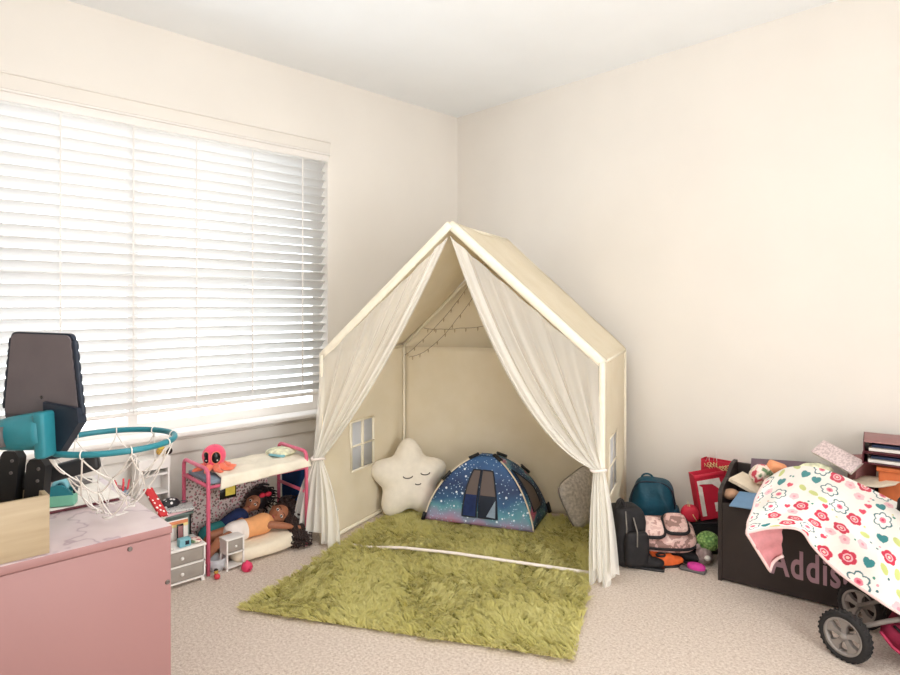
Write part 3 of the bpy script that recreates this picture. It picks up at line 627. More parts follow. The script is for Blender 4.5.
for s_, kn, ft in ((.026, L(.445, -2.10, .118), L(.43, -2.165, .045)), (-.026, L(.36, -2.10, .125), L(.33, -2.15, .05))):
    hj = hipc + L(s_, -.015, 0); b.cap(hj, kn, .033, .025, 14); b.cap(kn, ft, .025, .017, 14); b.cap(ft, ft + L(.025, -.0, -.012), .016, .013)
bd = b.build('body', 'skin', dl, remesh=.0045, smooth=3); face(dl, hfr, 1.0)
tp = MB(); tp.cap(lerp(hipc, chest, .22), lerp(hipc, chest, .5), .0505, .0480, 20); tp.cap(lerp(hipc, chest, .5), chest, .0480, .0545, 20); tp.cap(chest, chest + ax * .018, .0535, .042, 20); tp.build('crop_top', 'orangetop', dl, remesh=.005, smooth=3)
un = MB(); un.cap(hipc - ax * .018, lerp(hipc, chest, .18), .0545, .0530, 20); un.cap(hipc + L(.026, -.008, 0), hipc + L(.026, -.03, -.002), .040, .0375, 16); un.cap(hipc + L(-.026, -.008, 0), hipc + L(-.026, -.03, -.002), .040, .0375, 16); un.build('underwear', 'white', dl, remesh=.005, smooth=3)
hb = MB(); rnd = random.Random(4)
hb.sup((0, -.014, .014), (.056, .052, .056), 1, 1, hfr, 24, 14)
for i in range(330):
    a_ = rnd.uniform(-1.6, 1.6) + (PI if rnd.random() < .25 else 0); up0 = rnd.uniform(-.2, 1)
    st_ = hfr @ L(.05 * math.sin(a_), -.02 - .02 * rnd.random(), .03 + .03 * up0 * math.cos(a_))
    tgt = L(rnd.uniform(.34, .49), rnd.uniform(-1.72, -1.60), rnd.uniform(.015, .17)) if i % 5 else L(rnd.uniform(.36, .40), rnd.uniform(-1.74, -1.62), rnd.uniform(.17, .24))
    if i % 3 == 0: tgt = L(rnd.uniform(.50, .565), rnd.uniform(-1.745, -1.635), rnd.uniform(.010, .07))
    mdp = lerp(st_, tgt, .45) + L(rnd.uniform(-.02, .03), 0, .035); pp = []; rr_ = []
    fr_ = rnd.uniform(5, 8); p0 = rnd.uniform(0, 6)
    for q_ in range(15):
        t = q_ / 14; p = bez(st_, mdp, tgt, t); am = .009 * t; pp.append(p + L(am * math.cos(fr_ * 2 * t * PI + p0), am * math.sin(fr_ * 2 * t * PI + p0), am * .6 * math.sin(fr_ * 2 * t * PI + p0 + 1))); rr_.append(.0085 * (1 - .5 * t))
        if pp[-1].z < .008: pp[-1].z = .008
    hb.tube(pp, rr_, 6)
hb.build('hair', 'hair', dl)
# second doll behind
d2 = thing('dark_haired_doll', 'dark-haired doll in a teal skirt lying behind the doll in the apricot top', 'doll', (.29, -1.93, .01))
h2 = on_plane(254, 502, (.275, 0, 0), (1, 0, 0)); ch2 = L(.285, -1.93, .15); hp2 = L(.285, -2.04, .095)
b = MB(); b.cap(hp2, ch2, .048, .046, 16); b.cap(ch2, lerp(ch2, h2, .6), .03, .02); f2 = (L(.75, -.55, .2)).normalized(); u2 = L(.0, .75, .6); u2 = (u2 - f2 * u2.dot(f2)).normalized(); hfr2 = doll_head(b, h2, f2, u2, .86)
e2_ = ch2 + L(.055, -.03, -.01); w2 = ch2 + L(.065, -.115, -.03); b.cap(ch2 + L(.03, .01, .01), e2_, .02, .017); b.cap(e2_, w2, .017, .012); hand(b, w2, w2 - e2_, L(0, 0, 1), 1.1)
b.cap(ch2 + L(-.03, .01, .01), ch2 + L(-.04, -.1, -.02), .02, .014); hand(b, ch2 + L(-.04, -.1, -.02), L(0, -1, -.2), L(0, 0, 1), 1.1)
for s_ in (-.022, .022): b.cap(hp2 + L(s_, -.01, -.02), hp2 + L(s_ * 1.1, -.1, -.05), .028, .02)
b.build('body', 'skin2', d2, remesh=.0045, smooth=3); face(d2, hfr2, .86)
sk = MB(); sk.cap(hp2 + L(0, -.03, 0), lerp(hp2, ch2, .35), .066, .051, 20); sk.build('skirt', 'tealdress', d2, remesh=.006, smooth=3)
sk = MB(); sk.cap(lerp(hp2, ch2, .45), ch2 + L(0, .01, .005), .0515, .0515, 20); sk.build('blouse', 'denim', d2, remesh=.006, smooth=3)
hb = MB(); hb.sup((0, -.016, .014), (.055, .048, .055), 1, 1, hfr2, 22, 12)
for i in range(90):
    st_ = hfr2 @ L(rnd.uniform(-.045, .045), -.03, rnd.uniform(-.01, .055)); tgt = st_ + L(rnd.uniform(-.05, .02), rnd.uniform(.01, .10), rnd.uniform(-.05, .02)); pp = []
    for q_ in range(9):
        t = q_ / 8; pp.append(lerp(st_, tgt, t) + L(.008 * math.cos(t * 14 + i), .006 * math.sin(t * 14 + i), .02 * math.sin(PI * t)))
    hb.tube(pp, [.007 * (1 - .5 * q_ / 8) for q_ in range(9)], 6)
hb.build('hair', 'hair2', d2)
bw = MB(); c2 = hfr2 @ L(.02, .0, .062)
for s_ in (-1, 1): bw.sup(c2 + L(.004, s_ * .018, .004), (.009, .018, .013), 1, .8)
bw.sup(c2 + L(.006, 0, .004), (.008, .007, .008)); bw.build('hair_bow', 'red', d2)

# ------------------------------------------------------------------ doll furniture and clutter left of the bunk
dd = thing('doll_dresser', 'small white doll dresser with two warm grey drawers beside the pink bunk', 'doll furniture', (.47, -2.31, 0))
xa, xb, ya, yb, zt_ = .39, .545, -2.42, -2.205, .172
b = MB(); b.rbox(((xa + xb) / 2, (ya + yb) / 2, zt_ - .004), (xb - xa + .008, yb - ya + .008, .010), .002)
for y in (ya + .004, yb - .004): b.box(((xa + xb) / 2, y, (zt_ + .02) / 2), (xb - xa, .008, zt_ - .02))
b.box((xa + .003, (ya + yb) / 2, .095), (.006, yb - ya, .14)); 
for z in (.022, .095): b.box(((xa + xb) / 2, (ya + yb) / 2, z), (xb - xa, yb - ya, .008))
for x in (xa + .01, xb - .01):
    for y in (ya + .01, yb - .01): b.box((x, y, .008), (.014, .014, .016))
b.build('carcass', 'whitepaint', dd)
for z0_, z1_ in ((.028, .089), (.101, .160)):
    dr = MB().rbox((xb - .07, (ya + yb) / 2, (z0_ + z1_) / 2), (.14, yb - ya - .022, z1_ - z0_), .002).build('drawer', 'greydrawer', dd)
    MB().sup((xb + .006, (ya + yb) / 2, (z0_ + z1_) / 2), (.007, .008, .008)).build('knob', 'whitepaint', dr)
nsd = thing('doll_nightstand', 'tiny white and grey doll nightstand in front of the doll bunk', 'doll furniture', F(232, 567), .06)
nm_ = PARM[nsd.name]; b = MB(); w_, d_, h_ = .092, .07, .148
for sx_ in (-1, 1):
    for sy_ in (-1, 1): b.box((sx_ * (d_ / 2 - .004), sy_ * (w_ / 2 - .004), h_ / 2), (.008, .008, h_), nm_)
b.rbox((0, 0, h_), (d_ + .006, w_ + .006, .008), .002, 2, nm_); b.box((0, 0, h_ * .54), (d_, w_, .006), nm_); b.box((0, 0, .014), (d_, w_, .006), nm_)
for sy_ in (-1, 1): b.box((0, sy_ * (w_ / 2 - .003), h_ * .77), (d_ - .01, .005, h_ * .42), nm_)
b.box((-d_ / 2 + .003, 0, h_ * .77), (.005, w_ - .01, h_ * .42), nm_); b.build('frame', 'whitepaint', nsd)
dr = MB().rbox((.004, 0, h_ * .775), (d_ - .008, w_ - .016, h_ * .38), .002, 2, nm_).build('drawer', 'greydrawer', nsd); MB().sup((d_ / 2 + .005, 0, h_ * .76), (.005, .006, .006), 1, 1, nm_).build('knob', 'whitepaint', dr)
p = F(247, 571); pt = thing('pink_toy_pot', 'tiny bright pink toy teapot on the carpet beside the doll nightstand', 'toy', p)
MB().lathe([(.002, 0), (.020, .002), (.027, .018), (.024, .034), (.010, .044), (.004, .050), (.001, .053)], 20, MX(p)).build('pot', 'pinkplastic', pt)
MB().tube([p + L(.02, .0, .015), p + L(.034, .004, .022), p + L(.040, .006, .036)], [.007, .005, .004], 8).build('spout', 'pinkplastic', pt)
MB().tube([p + L(-.018 - .014 * math.sin(t), -.004, .022 + .013 * math.cos(t)) for t in [PI * i / 8 for i in range(9)]], .003, 6).build('handle', 'pinkplastic', pt)
p = F(217, 579); rt_ = thing('red_toy_figure', 'tiny red toy figure on the carpet at the foot of the pink bunk post', 'toy', p)
MB().sup(p + L(0, 0, .012), (.016, .013, .012), .8, .8).build('body', 'redtoy', rt_); MB().sup(p + L(-.005, -.002, .032), (.010, .010, .010)).build('head', 'gold', rt_); MB().sup(p + L(-.008, -.002, .040), (.010, .010, .006)).build('hair', 'hair2', rt_)
p = L(.475, -2.125, 0); b = MB(); b.lathe([(.006, .001), (.034, .004), (.048, .03), (.050, .062), (.047, .062), (.044, .03), (.03, .008)], 24, MX(p))
solo('white_bowl', b, 'film', 'small translucent white cup beside the foot of the pink bunk post', 'cup', p)
# things on the doll dresser
p = on_plane(184, 541, (.515, 0, 0), (1, 0, 0)); p.z = .174; tb = thing('teal_toy_box', 'small pale teal box on top of the white doll dresser', 'toy box', p)
MB().rbox(p + L(0, 0, .018), (.036, .052, .036), .003).build('box', 'lightblue', tb); MB().rbox(p + L(.019, .008, .018), (.003, .018, .018), .001).build('label_panel', 'navy', tb)
p2 = L(.458, p.y + .0, .174); ph_ = thing('toy_phone', 'tiny brown toy phone standing behind the pale teal box', 'toy', p2)
MB().rbox(p2 + L(0, .004, .042), (.008, .030, .084), .003).build('case', 'black', ph_); MB().rbox(p2 + L(.005, .004, .046), (.003, .022, .06), .001).build('screen', 'maroonlight', ph_)
cpos = L(.425, -2.322, .175); rc = MB(); rc.rbox(cpos + L(0, 0, .0475), (.004, .165, .095), .001)
solo('rainbow_card', rc, 'rainbow', 'white card with an orange and yellow rainbow stripe standing on the doll dresser', 'card', cpos)
p = L(.50, -2.235, .176); b = MB(); b.sup(p + L(0, 0, .006), (.035, .028, .007), 1, .7, I4, 24, 8, lambda q_: q_ + L(0, 0, .003 * math.sin(q_.x * 300)))
solo('floral_cloth', b, 'multifloral', 'little crumpled floral cloth on the right end of the white doll dresser', 'cloth', p)
p = L(.515, -2.375, .176); b = MB(); b.rbox(p + L(0, 0, .004), (.05, .06, .006), .002, 2); solo('paper_note', b, 'paper', 'small white paper note lying left of the pale teal box', 'paper', p)
# bin behind dresser and its load
bn = thing('storage_bin', 'grey-green storage bin behind the doll dresser holding papers', 'bin', (.29, -2.33, 0))
b = MB(); bx0, bx1, by0, by1, bz = .20, .375, -2.50, -2.205, .28
b.box(((bx0 + bx1) / 2, (by0 + by1) / 2, .006), (bx1 - bx0, by1 - by0, .012))
for x in (bx0 + .004, bx1 - .004): b.box((x, (by0 + by1) / 2, bz / 2), (.008, by1 - by0, bz))
for y in (by0 + .004, by1 - .004): b.box(((bx0 + bx1) / 2, y, bz / 2), (bx1 - bx0, .008, bz))
b.build('tub', 'bin', bn); b = MB()
for x in (bx0 - .004, bx1 + .004): b.rbox((x, (by0 + by1) / 2, bz - .006), (.014, by1 - by0 + .02, .012), .004)
for y in (by0 - .004, by1 + .004): b.rbox(((bx0 + bx1) / 2, y, bz - .006), (bx1 - bx0 + .02, .014, .012), .004)
b.build('rim', 'bin', bn)
zc_ = bz + .001
def slab(name, m, c, d, rz, label, cat, r=.002, group=None, rx=0, ry=0, soft=False):
    b = MB(); mm = MX(c, rz, rx, ry); b.rbox((0, 0, d[2] / 2), d, r, 2, mm, smooth=soft); return solo(name, b, m, label, cat, c, group)
slab('pink_sheet', 'pinkpaper', (.30, -2.34, zc_), (.19, .26, .008), .15, 'pale pink paper pad lying on the grey-green bin', 'paper')
slab('silver_cloth', 'silver', (.335, -2.26, zc_ + .009), (.10, .15, .012), -.25, 'folded silver dotted cloth on the pink pad near the bunk', 'cloth', .004)
p = L(.30, -2.325, zc_ + .009); bwb = thing('doll_bow', 'black and white checked doll bow on top of the grey-green bin', 'bow', p)
for s_ in (-1, 1): MB().sup(p + L(.0, s_ * .046, .026), (.032, .046, .026), 1, .7).build('loop', 'bwprint', bwb)
MB().sup(p + L(.004, 0, .022), (.018, .014, .02)).build('knot', 'black', bwb)
p = L(.29, -2.235, zc_ + .022); gl = thing('doll_glasses', 'tiny dark doll glasses lying beside the checked bow', 'glasses', p)
for s_ in (-1, 1): MB().tube([p + L(.017 * math.sin(t), s_ * .021 + .018 * math.cos(t), .004) for t in [2 * PI * i / 18 for i in range(18)]], .0022, 6, closed=True).build('rim', 'purple', gl)
MB().tube([p + L(0, -.004, .004), p + L(0, .004, .004)], .002, 6).build('bridge', 'purple', gl)
# leaning file with red polka dots
a_ = W(147, 489, 2.62); c_ = W(164, 517, 2.56); pfm = thing('polka_dot_folder', 'white folder with a red polka dot spine leaning by the white doll shelf', 'folder', L(.55, -2.45, .27))
d = (c_ - a_); ln_ = d.length; dn = d.normalized(); bkv = (-RIGHT * .85 + FWD * .35 - UP * .35).normalized(); nn = dn.cross(bkv).normalized(); bkv = nn.cross(dn).normalized()
fr_ = FRAME(a_, dn, bkv, nn)
MB().rbox((ln_ / 2, -.004, 0), (ln_, .012, .040), .003, 2, fr_).build('spine', 'polka', pfm); MB().rbox((ln_ / 2, .075, 0), (ln_, .15, .034), .002, 2, fr_).build('cover', 'paper', pfm)
# low table behind the pink dresser carrying the folder and books
lt = thing('low_side_table', 'low white side table between the pink dresser and the window wall', 'table', (.48, -2.68, 0))
MB().rbox((.42, -2.68, .40), (.42, .34, .02), .005).build('top', 'whitepaint', lt)
for x in (.24, .60):
    for y in (-2.82, -2.54): MB().rbox((x, y, .195), (.03, .03, .39), .004).build('leg', 'whitepaint', lt)
for i, (m_, dz, rz_, lb) in enumerate((('magenta', 0, .1, 'magenta book at the bottom of the pile beside the pink dresser'), ('pinkpaper', .031, -.15, 'pale pink book in the middle of the pile beside the pink dresser'), ('maroonlight', .058, .3, 'rose brown book on top of the pile beside the pink dresser'))):
    c0 = L(.46, -2.665, .411 + dz); bkk = thing('picture_book', lb, 'book', c0, rz_, 'books beside the pink dresser'); mm = PARM[bkk.name]
    MB().rbox((0, 0, .002), (.17, .22, .004), .001, 2, mm).build('cover', m_, bkk); MB().rbox((0, 0, .024), (.17, .22, .004), .001, 2, mm).build('cover', m_, bkk)
    MB().rbox((-.002, 0, .013), (.16, .21, .018), .001, 2, mm).build('pages', 'paper', bkk); MB().rbox((-.083, 0, .013), (.006, .22, .024), .002, 2, mm).build('spine', m_, bkk)
p = on_plane(133, 480, (.62, 0, 0), (1, 0, 0)); p = L(.53, -2.56, .411); cupm = thing('craft_cup', 'small blue-rimmed cup of pink craft sticks beside the book pile', 'cup', p)
MB().lathe([(.002, 0), (.024, .001), (.028, .08), (.025, .08), (.022, .006), (.001, .005)], 20, MX(p)).build('cup', 'bluegrey', cupm)
for i in range(5):
    a__ = i * 1.3; MB().tube([p + L(.01 * math.cos(a__), .01 * math.sin(a__), .01), p + L(.03 * math.cos(a__), .03 * math.sin(a__), .12)], .004, 6).build('craft_stick', 'redtoy', cupm)
# doll shelf
ds = thing('doll_shelf', 'white arched doll bookcase against the window wall', 'doll furniture', (.10, -2.3, 0))
yA = on_plane(140, 470, (.17, 0, 0), (1, 0, 0)).y; yB = on_plane(169, 460, (.17, 0, 0), (1, 0, 0)).y; zTop = on_plane(165, 458, (.17, 0, 0), (1, 0, 0)).z
b = MB()
for y in (yA, yB): b.rbox((.115, y, zTop / 2), (.11, .010, zTop), .002)
b.box((.064, (yA + yB) / 2, zTop / 2), (.008, yB - yA, zTop)); b.build('carcass', 'whitepaint', ds)
for z in (.03, .13, .235, .335, .43): MB().rbox((.115, (yA + yB) / 2, z), (.108, yB - yA, .010), .002).build('shelf', 'whitepaint', ds)
b = MB(); poly = [(yA - .006, zTop - .05)] + [(yA - .006 + (yB - yA + .012) * i / 14, zTop - .012 + .022 * math.sin(PI * min(1, .25 + .75 * i / 14) * .6)) for i in range(15)] + [(yB + .006, zTop - .05)]
b.prism(poly, .0, .012, FRAME(L(.160, 0, 0), L(0, 1, 0), L(0, 0, 1), L(1, 0, 0))); b.rbox((.115, (yA + yB) / 2, zTop - .0), (.108, yB - yA, .010), .002); b.build('crown', 'whitepaint', ds)
p = on_plane(162, 455, (.13, 0, 0), (1, 0, 0)); p.z = zTop + .006; bee = thing('bee_toy', 'tiny yellow and brown plush bee on top of the white doll bookcase', 'plush toy', p)
MB().sup(p + L(0, 0, .022), (.022, .028, .022)).build('body', 'gold', bee); MB().sup(p + L(.008, .03, .02), (.018, .018, .018)).build('head', 'hair', bee)
for s_ in (-1, 1): MB().sup(p + L(s_ * .012, -.01, .045), (.006, .014, .012)).build('wing', 'yellow', bee)

# ------------------------------------------------------------------ pink dresser
DX1, DY1, DZ = 1.487, -2.697, .62; DX0, DY0 = .72, -3.9
pdr = thing('pink_dresser', 'low pink laminate dresser in the left foreground', 'dresser', ((DX0 + DX1) / 2, (DY0 + DY1) / 2, 0))
MB().rbox(((DX0 + DX1) / 2, (DY0 + DY1) / 2, DZ - .011), (DX1 - DX0, DY1 - DY0, .022), .0025).build('top', 'pinktop', pdr)
MB().rbox((DX1 - .010, (DY0 + DY1) / 2, DZ - .0125), (.021, DY1 - DY0 + .001, .0245), .003).build('top_edge', 'pink', pdr)
MB().rbox((DX1 - .012, (DY0 + DY1) / 2, (DZ - .026) / 2), (.018, DY1 - DY0 - .004, DZ - .026), .002).build('side_panel', 'pink', pdr)
MB().rbox((DX0 + .012, (DY0 + DY1) / 2, (DZ - .026) / 2), (.018, DY1 - DY0 - .004, DZ - .026), .002).build('side_panel', 'pink', pdr)
MB().rbox(((DX0 + DX1) / 2, DY1 - .012, (DZ - .026) / 2), (DX1 - DX0 - .05, .018, DZ - .026), .002).build('back_panel', 'pink', pdr)
for px_, py_ in ((130, 549), (167.5, 582)):
    p = on_plane(px_, py_, (DX1 - .003, 0, 0), (1, 0, 0)); b = MB(); b.lathe([(.0005, .003), (.0015, .0012), (.004, .0030), (.0062, .0030), (.0070, 0)], 16, FRAME(p, L(0, 1, 0), L(0, 0, 1), L(1, 0, 0))); b.build('screw', 'screw', pdr)
dbd = thing('drawing_board', 'white drawing board lying flat on the pink dresser', 'board', (.955, -2.955, DZ + .001))
MB().rbox((.955, -2.955, DZ + .0060), (.342, .437, .009), .001).build('core', 'maroon', dbd); MB().rbox((.955, -2.955, DZ + .0125), (.345, .44, .004), .001).build('face', 'paper', dbd)
p = F(63, 505, DZ + .016); ttd = thing('tape_dispenser', 'mint green tape dispenser on the white drawing board beside the wooden box', 'tape dispenser', (p.x, p.y, DZ + .016), PI / 4 + .3)
mm = PARM[ttd.name]
MB().rbox((0, 0, .020), (.075, .045, .040), .006, 3, mm).build('base', 'mint', ttd)
for y_ in (-.018, .018): MB().prism([(-.036, .035), (.036, .035), (.02, .055), (.0, .070), (-.03, .066)], y_ - .004, y_ + .004, mm @ Matrix.Rotation(PI / 2, 4, 'X')).build('cheek', 'teal', ttd)
MB().lathe([(.012, -.012), (.024, -.012), (.024, .012), (.012, .012), (.012, -.012)], 24, mm @ MX((-.006, 0, .062), 0, PI / 2)).build('tape_roll', 'lightblue', ttd)
MB().rbox((.036, 0, .046), (.006, .036, .014), .002, 2, mm).build('cutter', 'navy', ttd)
p = L(.86, -2.83, DZ + .016); slab('grey_notebook', 'grey', (.86, -2.86, DZ + .016), (.12, .17, .014), .35, 'dark grey notebook at the back of the white drawing board', 'notebook')
slab('blue_case', 'bluegrey', (.885, -2.975, DZ + .016), (.07, .10, .030), .2, 'blue-grey pencil case on the white drawing board behind the tape dispenser', 'pencil case', .012, soft=True)
# wooden box
wbx = thing('wooden_box', 'open light birch box at the front edge of the pink dresser', 'box', (1.38, -3.2, DZ))
x1b, y1b, hb_ = 1.474, -3.008, .155; x0b, y0b = 1.27, -3.40
MB().rbox((x1b - .006, (y0b + y1b) / 2, DZ + hb_ / 2), (.012, y1b - y0b, hb_), .002).build('front_board', 'birch', wbx)
MB().rbox((x0b + .006, (y0b + y1b) / 2, DZ + hb_ / 2), (.012, y1b - y0b, hb_), .002).build('rear_board', 'birch', wbx)
for y in (y1b - .006, y0b + .006): MB().rbox(((x0b + x1b) / 2, y, DZ + hb_ / 2), (x1b - x0b - .024, .012, hb_), .002).build('end_board', 'birch', wbx)
MB().box(((x0b + x1b) / 2, (y0b + y1b) / 2, DZ + .007), (x1b - x0b - .024, y1b - y0b - .024, .010)).build('base_board', 'birch', wbx)

# ------------------------------------------------------------------ basketball hoop toy
rcn = W(112, 441, 1.76); RR = .164
hoop = thing('basketball_hoop', 'toy basketball hoop with teal ring and grey backboard propped in the birch box', 'basketball hoop', (1.40, -3.10, DZ + .014))
bc = W(44, 376, 1.63); bn_ = RIGHT * .20 + FWD * .98; bn_.normalize(); br = UP.cross(-bn_).normalized()
bf = FRAME(bc, br, UP, -bn_)
def rpoly(pts, r, n=6):
    out = []
    for i, p in enumerate(pts):
        a_, c_ = Vector(pts[i - 1]), Vector(pts[(i + 1) % len(pts)]); p = Vector(p); d1 = (a_ - p).normalized(); d2 = (c_ - p).normalized()
        for q_ in range(n + 1): out.append(tuple(bez(tuple(p + d1 * r) + (0,), tuple(p) + (0,), tuple(p + d2 * r) + (0,), q_ / n))[:2])
    return out
outer = [(-.104, .117), (.088, .113), (.114, -.103), (.112, -.130), (-.122, -.124), (-.126, -.092)]
MB().prism(rpoly(outer, .018), -.012, .000, bf).build('backboard', 'navy', hoop)
MB().prism(rpoly([(x * .955, y * .96) for x, y in outer], .018), .0005, .004, bf).build('back_plate', 'boardgrey', hoop)
for s_, a_, c_ in ((-1, (-.105, .10), (-.127, -.09)), (1, (.090, .095), (.115, -.10))):
    b = MB(); pts = [L(a_[0] + (c_[0] - a_[0]) * i / 42, a_[1] + (c_[1] - a_[1]) * i / 42, -.005) for i in range(43)]
    b.tube(pts, [.0065 + .0022 * abs(math.sin(PI * i / 6)) for i in range(43)], 8, m=bf); b.build('edge_bumper', 'navy', hoop)
MB().lathe([(.0005, .0050), (.0045, .0045), (.0045, .003)], 14, bf @ MX((-.004, -.056, .0))).build('screw', 'black', hoop)
b = MB(); b.prism([(.012, -.066), (.116, -.08), (.121, -.118), (.050, -.215), (.022, -.215)], -.012, .016, bf); b.build('ring_bracket', 'navy', hoop)
MB().tube([rcn + L(RR * math.cos(t), RR * math.sin(t), 0) for t in [2 * PI * i / 72 for i in range(72)]], .0085, 12, closed=True).build('ring', 'teal', hoop)
ta, tb_ = W(-14, 436, 1.59), W(47, 430, 1.60)
MB().tube([lerp(ta, tb_, .1), lerp(ta, tb_, .45), lerp(ta, tb_, .9), tb_], [.036, .044, .050, .050], 20).build('clamp_sleeve', 'teal', hoop)
MB().rbox((0, 0, 0), (.030, .118, .065), .008, 2, FRAME(W(46, 434, 1.59), RIGHT, UP, -FWD) @ Matrix.Rotation(.06, 4, 'Z')).build('clamp_collar', 'teal', hoop)
MB().tube([W(-20, 440, 1.55), W(4, 437, 1.555)], .026, 16).build('handle', 'grey', hoop)
for (pa_, pb_) in (((14, 450), (6, 545)), ((40, 458), (34, 560))):
    A_, B_ = W(*pa_, 1.68), W(pb_[0], 540, 1.70); B_.z = max(B_.z, DZ + .03)
    fx_ = FRAME((A_ + B_) / 2, RIGHT, (A_ - B_).normalized(), -FWD)
    b = MB(); b.prism(rpoly([(-.026, -(A_ - B_).length / 2), (.026, -(A_ - B_).length / 2), (.026, (A_ - B_).length / 2 - .02), (.012, (A_ - B_).length / 2), (-.018, (A_ - B_).length / 2), (-.026, (A_ - B_).length / 2 - .015)], .004, 3), -.015, .015, fx_)
    st_ = b.build('strut', 'blackplastic', hoop)
    for yo in (.028, -.006): MB().lathe([(.0005, .0162), (.0050, .0160), (.0050, .0150)], 12, fx_ @ MX((.008, (A_ - B_).length / 2 - .055 + yo, 0))).build('bolt', 'grey', st_)
MB().rbox((0, 0, 0), (.215, .044, .038), .010, 3, FRAME(W(58, 472, 1.74), (RIGHT * .93 + FWD * .30 + UP * .22).normalized(), (UP * .97 - RIGHT * .22).normalized(), (-FWD * .93 + RIGHT * .3).normalized())).build('cross_bar', 'blackplastic', hoop)
nb = MB(); na = 9; rnd = random.Random(11)
gat = F(118, 508, DZ + .02)
def netp(lv, i):
    t = 2 * PI * (i + .5 * (lv % 2)) / na; r = RR * (1, .76, .52, .36)[lv]; z = rcn.z - (.012, .09, .165, .235)[lv]
    p = L(rcn.x + r * math.cos(t), rcn.y + r * math.sin(t), z); sh = (0, .012, .035, .06)[lv]
    jit = (0, .010, .018, .024)[lv]; p += L(rnd.uniform(-jit, jit), rnd.uniform(-jit, jit), rnd.uniform(-jit, jit) * .5); gv = gat - rcn; gv.z = 0; p += gv * (0, .25, .65, .95)[lv]
    p.z = max(p.z, DZ + .02); return p
lev = [[netp(l_, i) for i in range(na)] for l_ in range(4)]
for l_ in range(3):
    for i in range(na):
        for j in ((i, i - 1) if l_ % 2 == 0 else (i, i + 1)):
            a_, c_ = lev[l_][i], lev[l_ + 1][j % na]; mdp = (a_ + c_) / 2 + L(0, 0, -.018) ; nb.tube([bez(a_, mdp, c_, t / 6) for t in range(7)], .0020, 6)
for i in range(na):
    p = lev[0][i]; d = L(p.x - rcn.x, p.y - rcn.y, 0).normalized(); c0 = L(rcn.x, rcn.y, rcn.z) + d * RR; nb.tube([c0 + d * .0115 * math.cos(t) + L(0, 0, .0115 * math.sin(t)) for t in [2 * PI * q_ / 12 for q_ in range(12)]], .0018, 5, closed=True)
for i in range(na):
    a_, c_ = lev[3][i], lev[3][(i + 1) % na]; nb.tube([bez(a_, (a_ + c_) / 2 + L(rnd.uniform(-.03, .03), rnd.uniform(-.03, .03), -.02), c_, t / 8) for t in range(9)], .0022, 6)
for v_ in range(len(nb.v)):
    x, y, z = nb.v[v_]
    if z < DZ + .020 and not (x > 1.487): nb.v[v_] = (x, y, DZ + .018)
nb.build('net', 'cord', hoop)

# ------------------------------------------------------------------ bags between tent and toy box
def faceframe(o, yaw=0, lean=0):
    return FRAME(o, RIGHT, -FWD, UP) @ Matrix.Rotation(yaw, 4, 'Z') @ Matrix.Rotation(lean, 4, 'X')   # x right, y towards the camera, z up (left-handed guard below)
def cf(o, yaw=0, lean=0):
    return FRAME(o, RIGHT, FWD, UP) @ Matrix.Rotation(yaw, 4, 'Z') @ Matrix.Rotation(lean, 4, 'X')     # x right, y away, z up
# black backpack
p = F(634, 566); p = W(630, 540, 3.02); p.z = 0; bb = thing('black_backpack', 'black zip backpack standing against the right side of the cream tent', 'backpack', p); f_ = cf(p, .15)
MB().sup((-.008, .03, .145), (.078, .07, .145), .34, .38, f_, 36, 24, lambda q_: q_ + Vector((.006 * math.sin(q_.z * 30), .004 * math.sin(q_.x * 60), 0))).build('body', 'blackcloth', bb)
MB().sup((.01, -.045, .10), (.062, .03, .085), .45, .5, f_).build('pocket', 'blackcloth', bb)
MB().tube([f_ @ L(-.042, -.042, .28), f_ @ L(-.038, -.046, .20), f_ @ L(-.040, -.044, .10)], .003, 6).build('zipper', 'zip', bb)
MB().tube([f_ @ L(-.004, -.046, .25), f_ @ L(.003, -.075, .19), f_ @ L(.0, -.078, .12)], .0035, 6).build('zipper', 'zip', bb)
MB().tube([f_ @ L(-.05 + .02 * math.cos(t), .0, .275 + .05 * math.sin(t)) for t in [PI * i / 10 for i in range(11)]], .009, 8).build('strap', 'blackcloth', bb)
# teal backpack
p = W(653, 500, 3.33); p.z = 0; tb = thing('teal_backpack', 'dark teal rounded backpack leaning on the wall beside the tent', 'backpack', p); f_ = cf(p, -.35, .0)
def tbf(q_):
    k_ = 1 - .10 * max(0, q_.z / .18); return Vector((q_.x * k_ + .006 * math.sin(q_.z * 34 + q_.x * 20), q_.y + .007 * math.sin(q_.x * 55 + q_.z * 18), q_.z))
MB().sup((0, 0, .172), (.124, .085, .172), .62, .62, f_, 40, 28, tbf).build('body', 'tealdk', tb)
MB().sup((.105, -.01, .12), (.035, .055, .09), .6, .7, f_).build('side_pocket', 'tealdk', tb)
MB().tube([f_ @ L(.112 * math.copysign(abs(math.cos(t)) ** .62, math.cos(t)), -.052, .172 + .162 * math.copysign(abs(math.sin(t)) ** .62, math.sin(t))) for t in [PI * (.02 + .96 * i / 24) for i in range(25)]], .0045, 6).build('zipper', 'navy', tb)
MB().tube([f_ @ L(-.03 + .03 * math.cos(t) + .0, .01, .335 + .025 * math.sin(t)) for t in [PI * i / 10 for i in range(11)]], .005, 6).build('grab_loop', 'tealdk', tb)
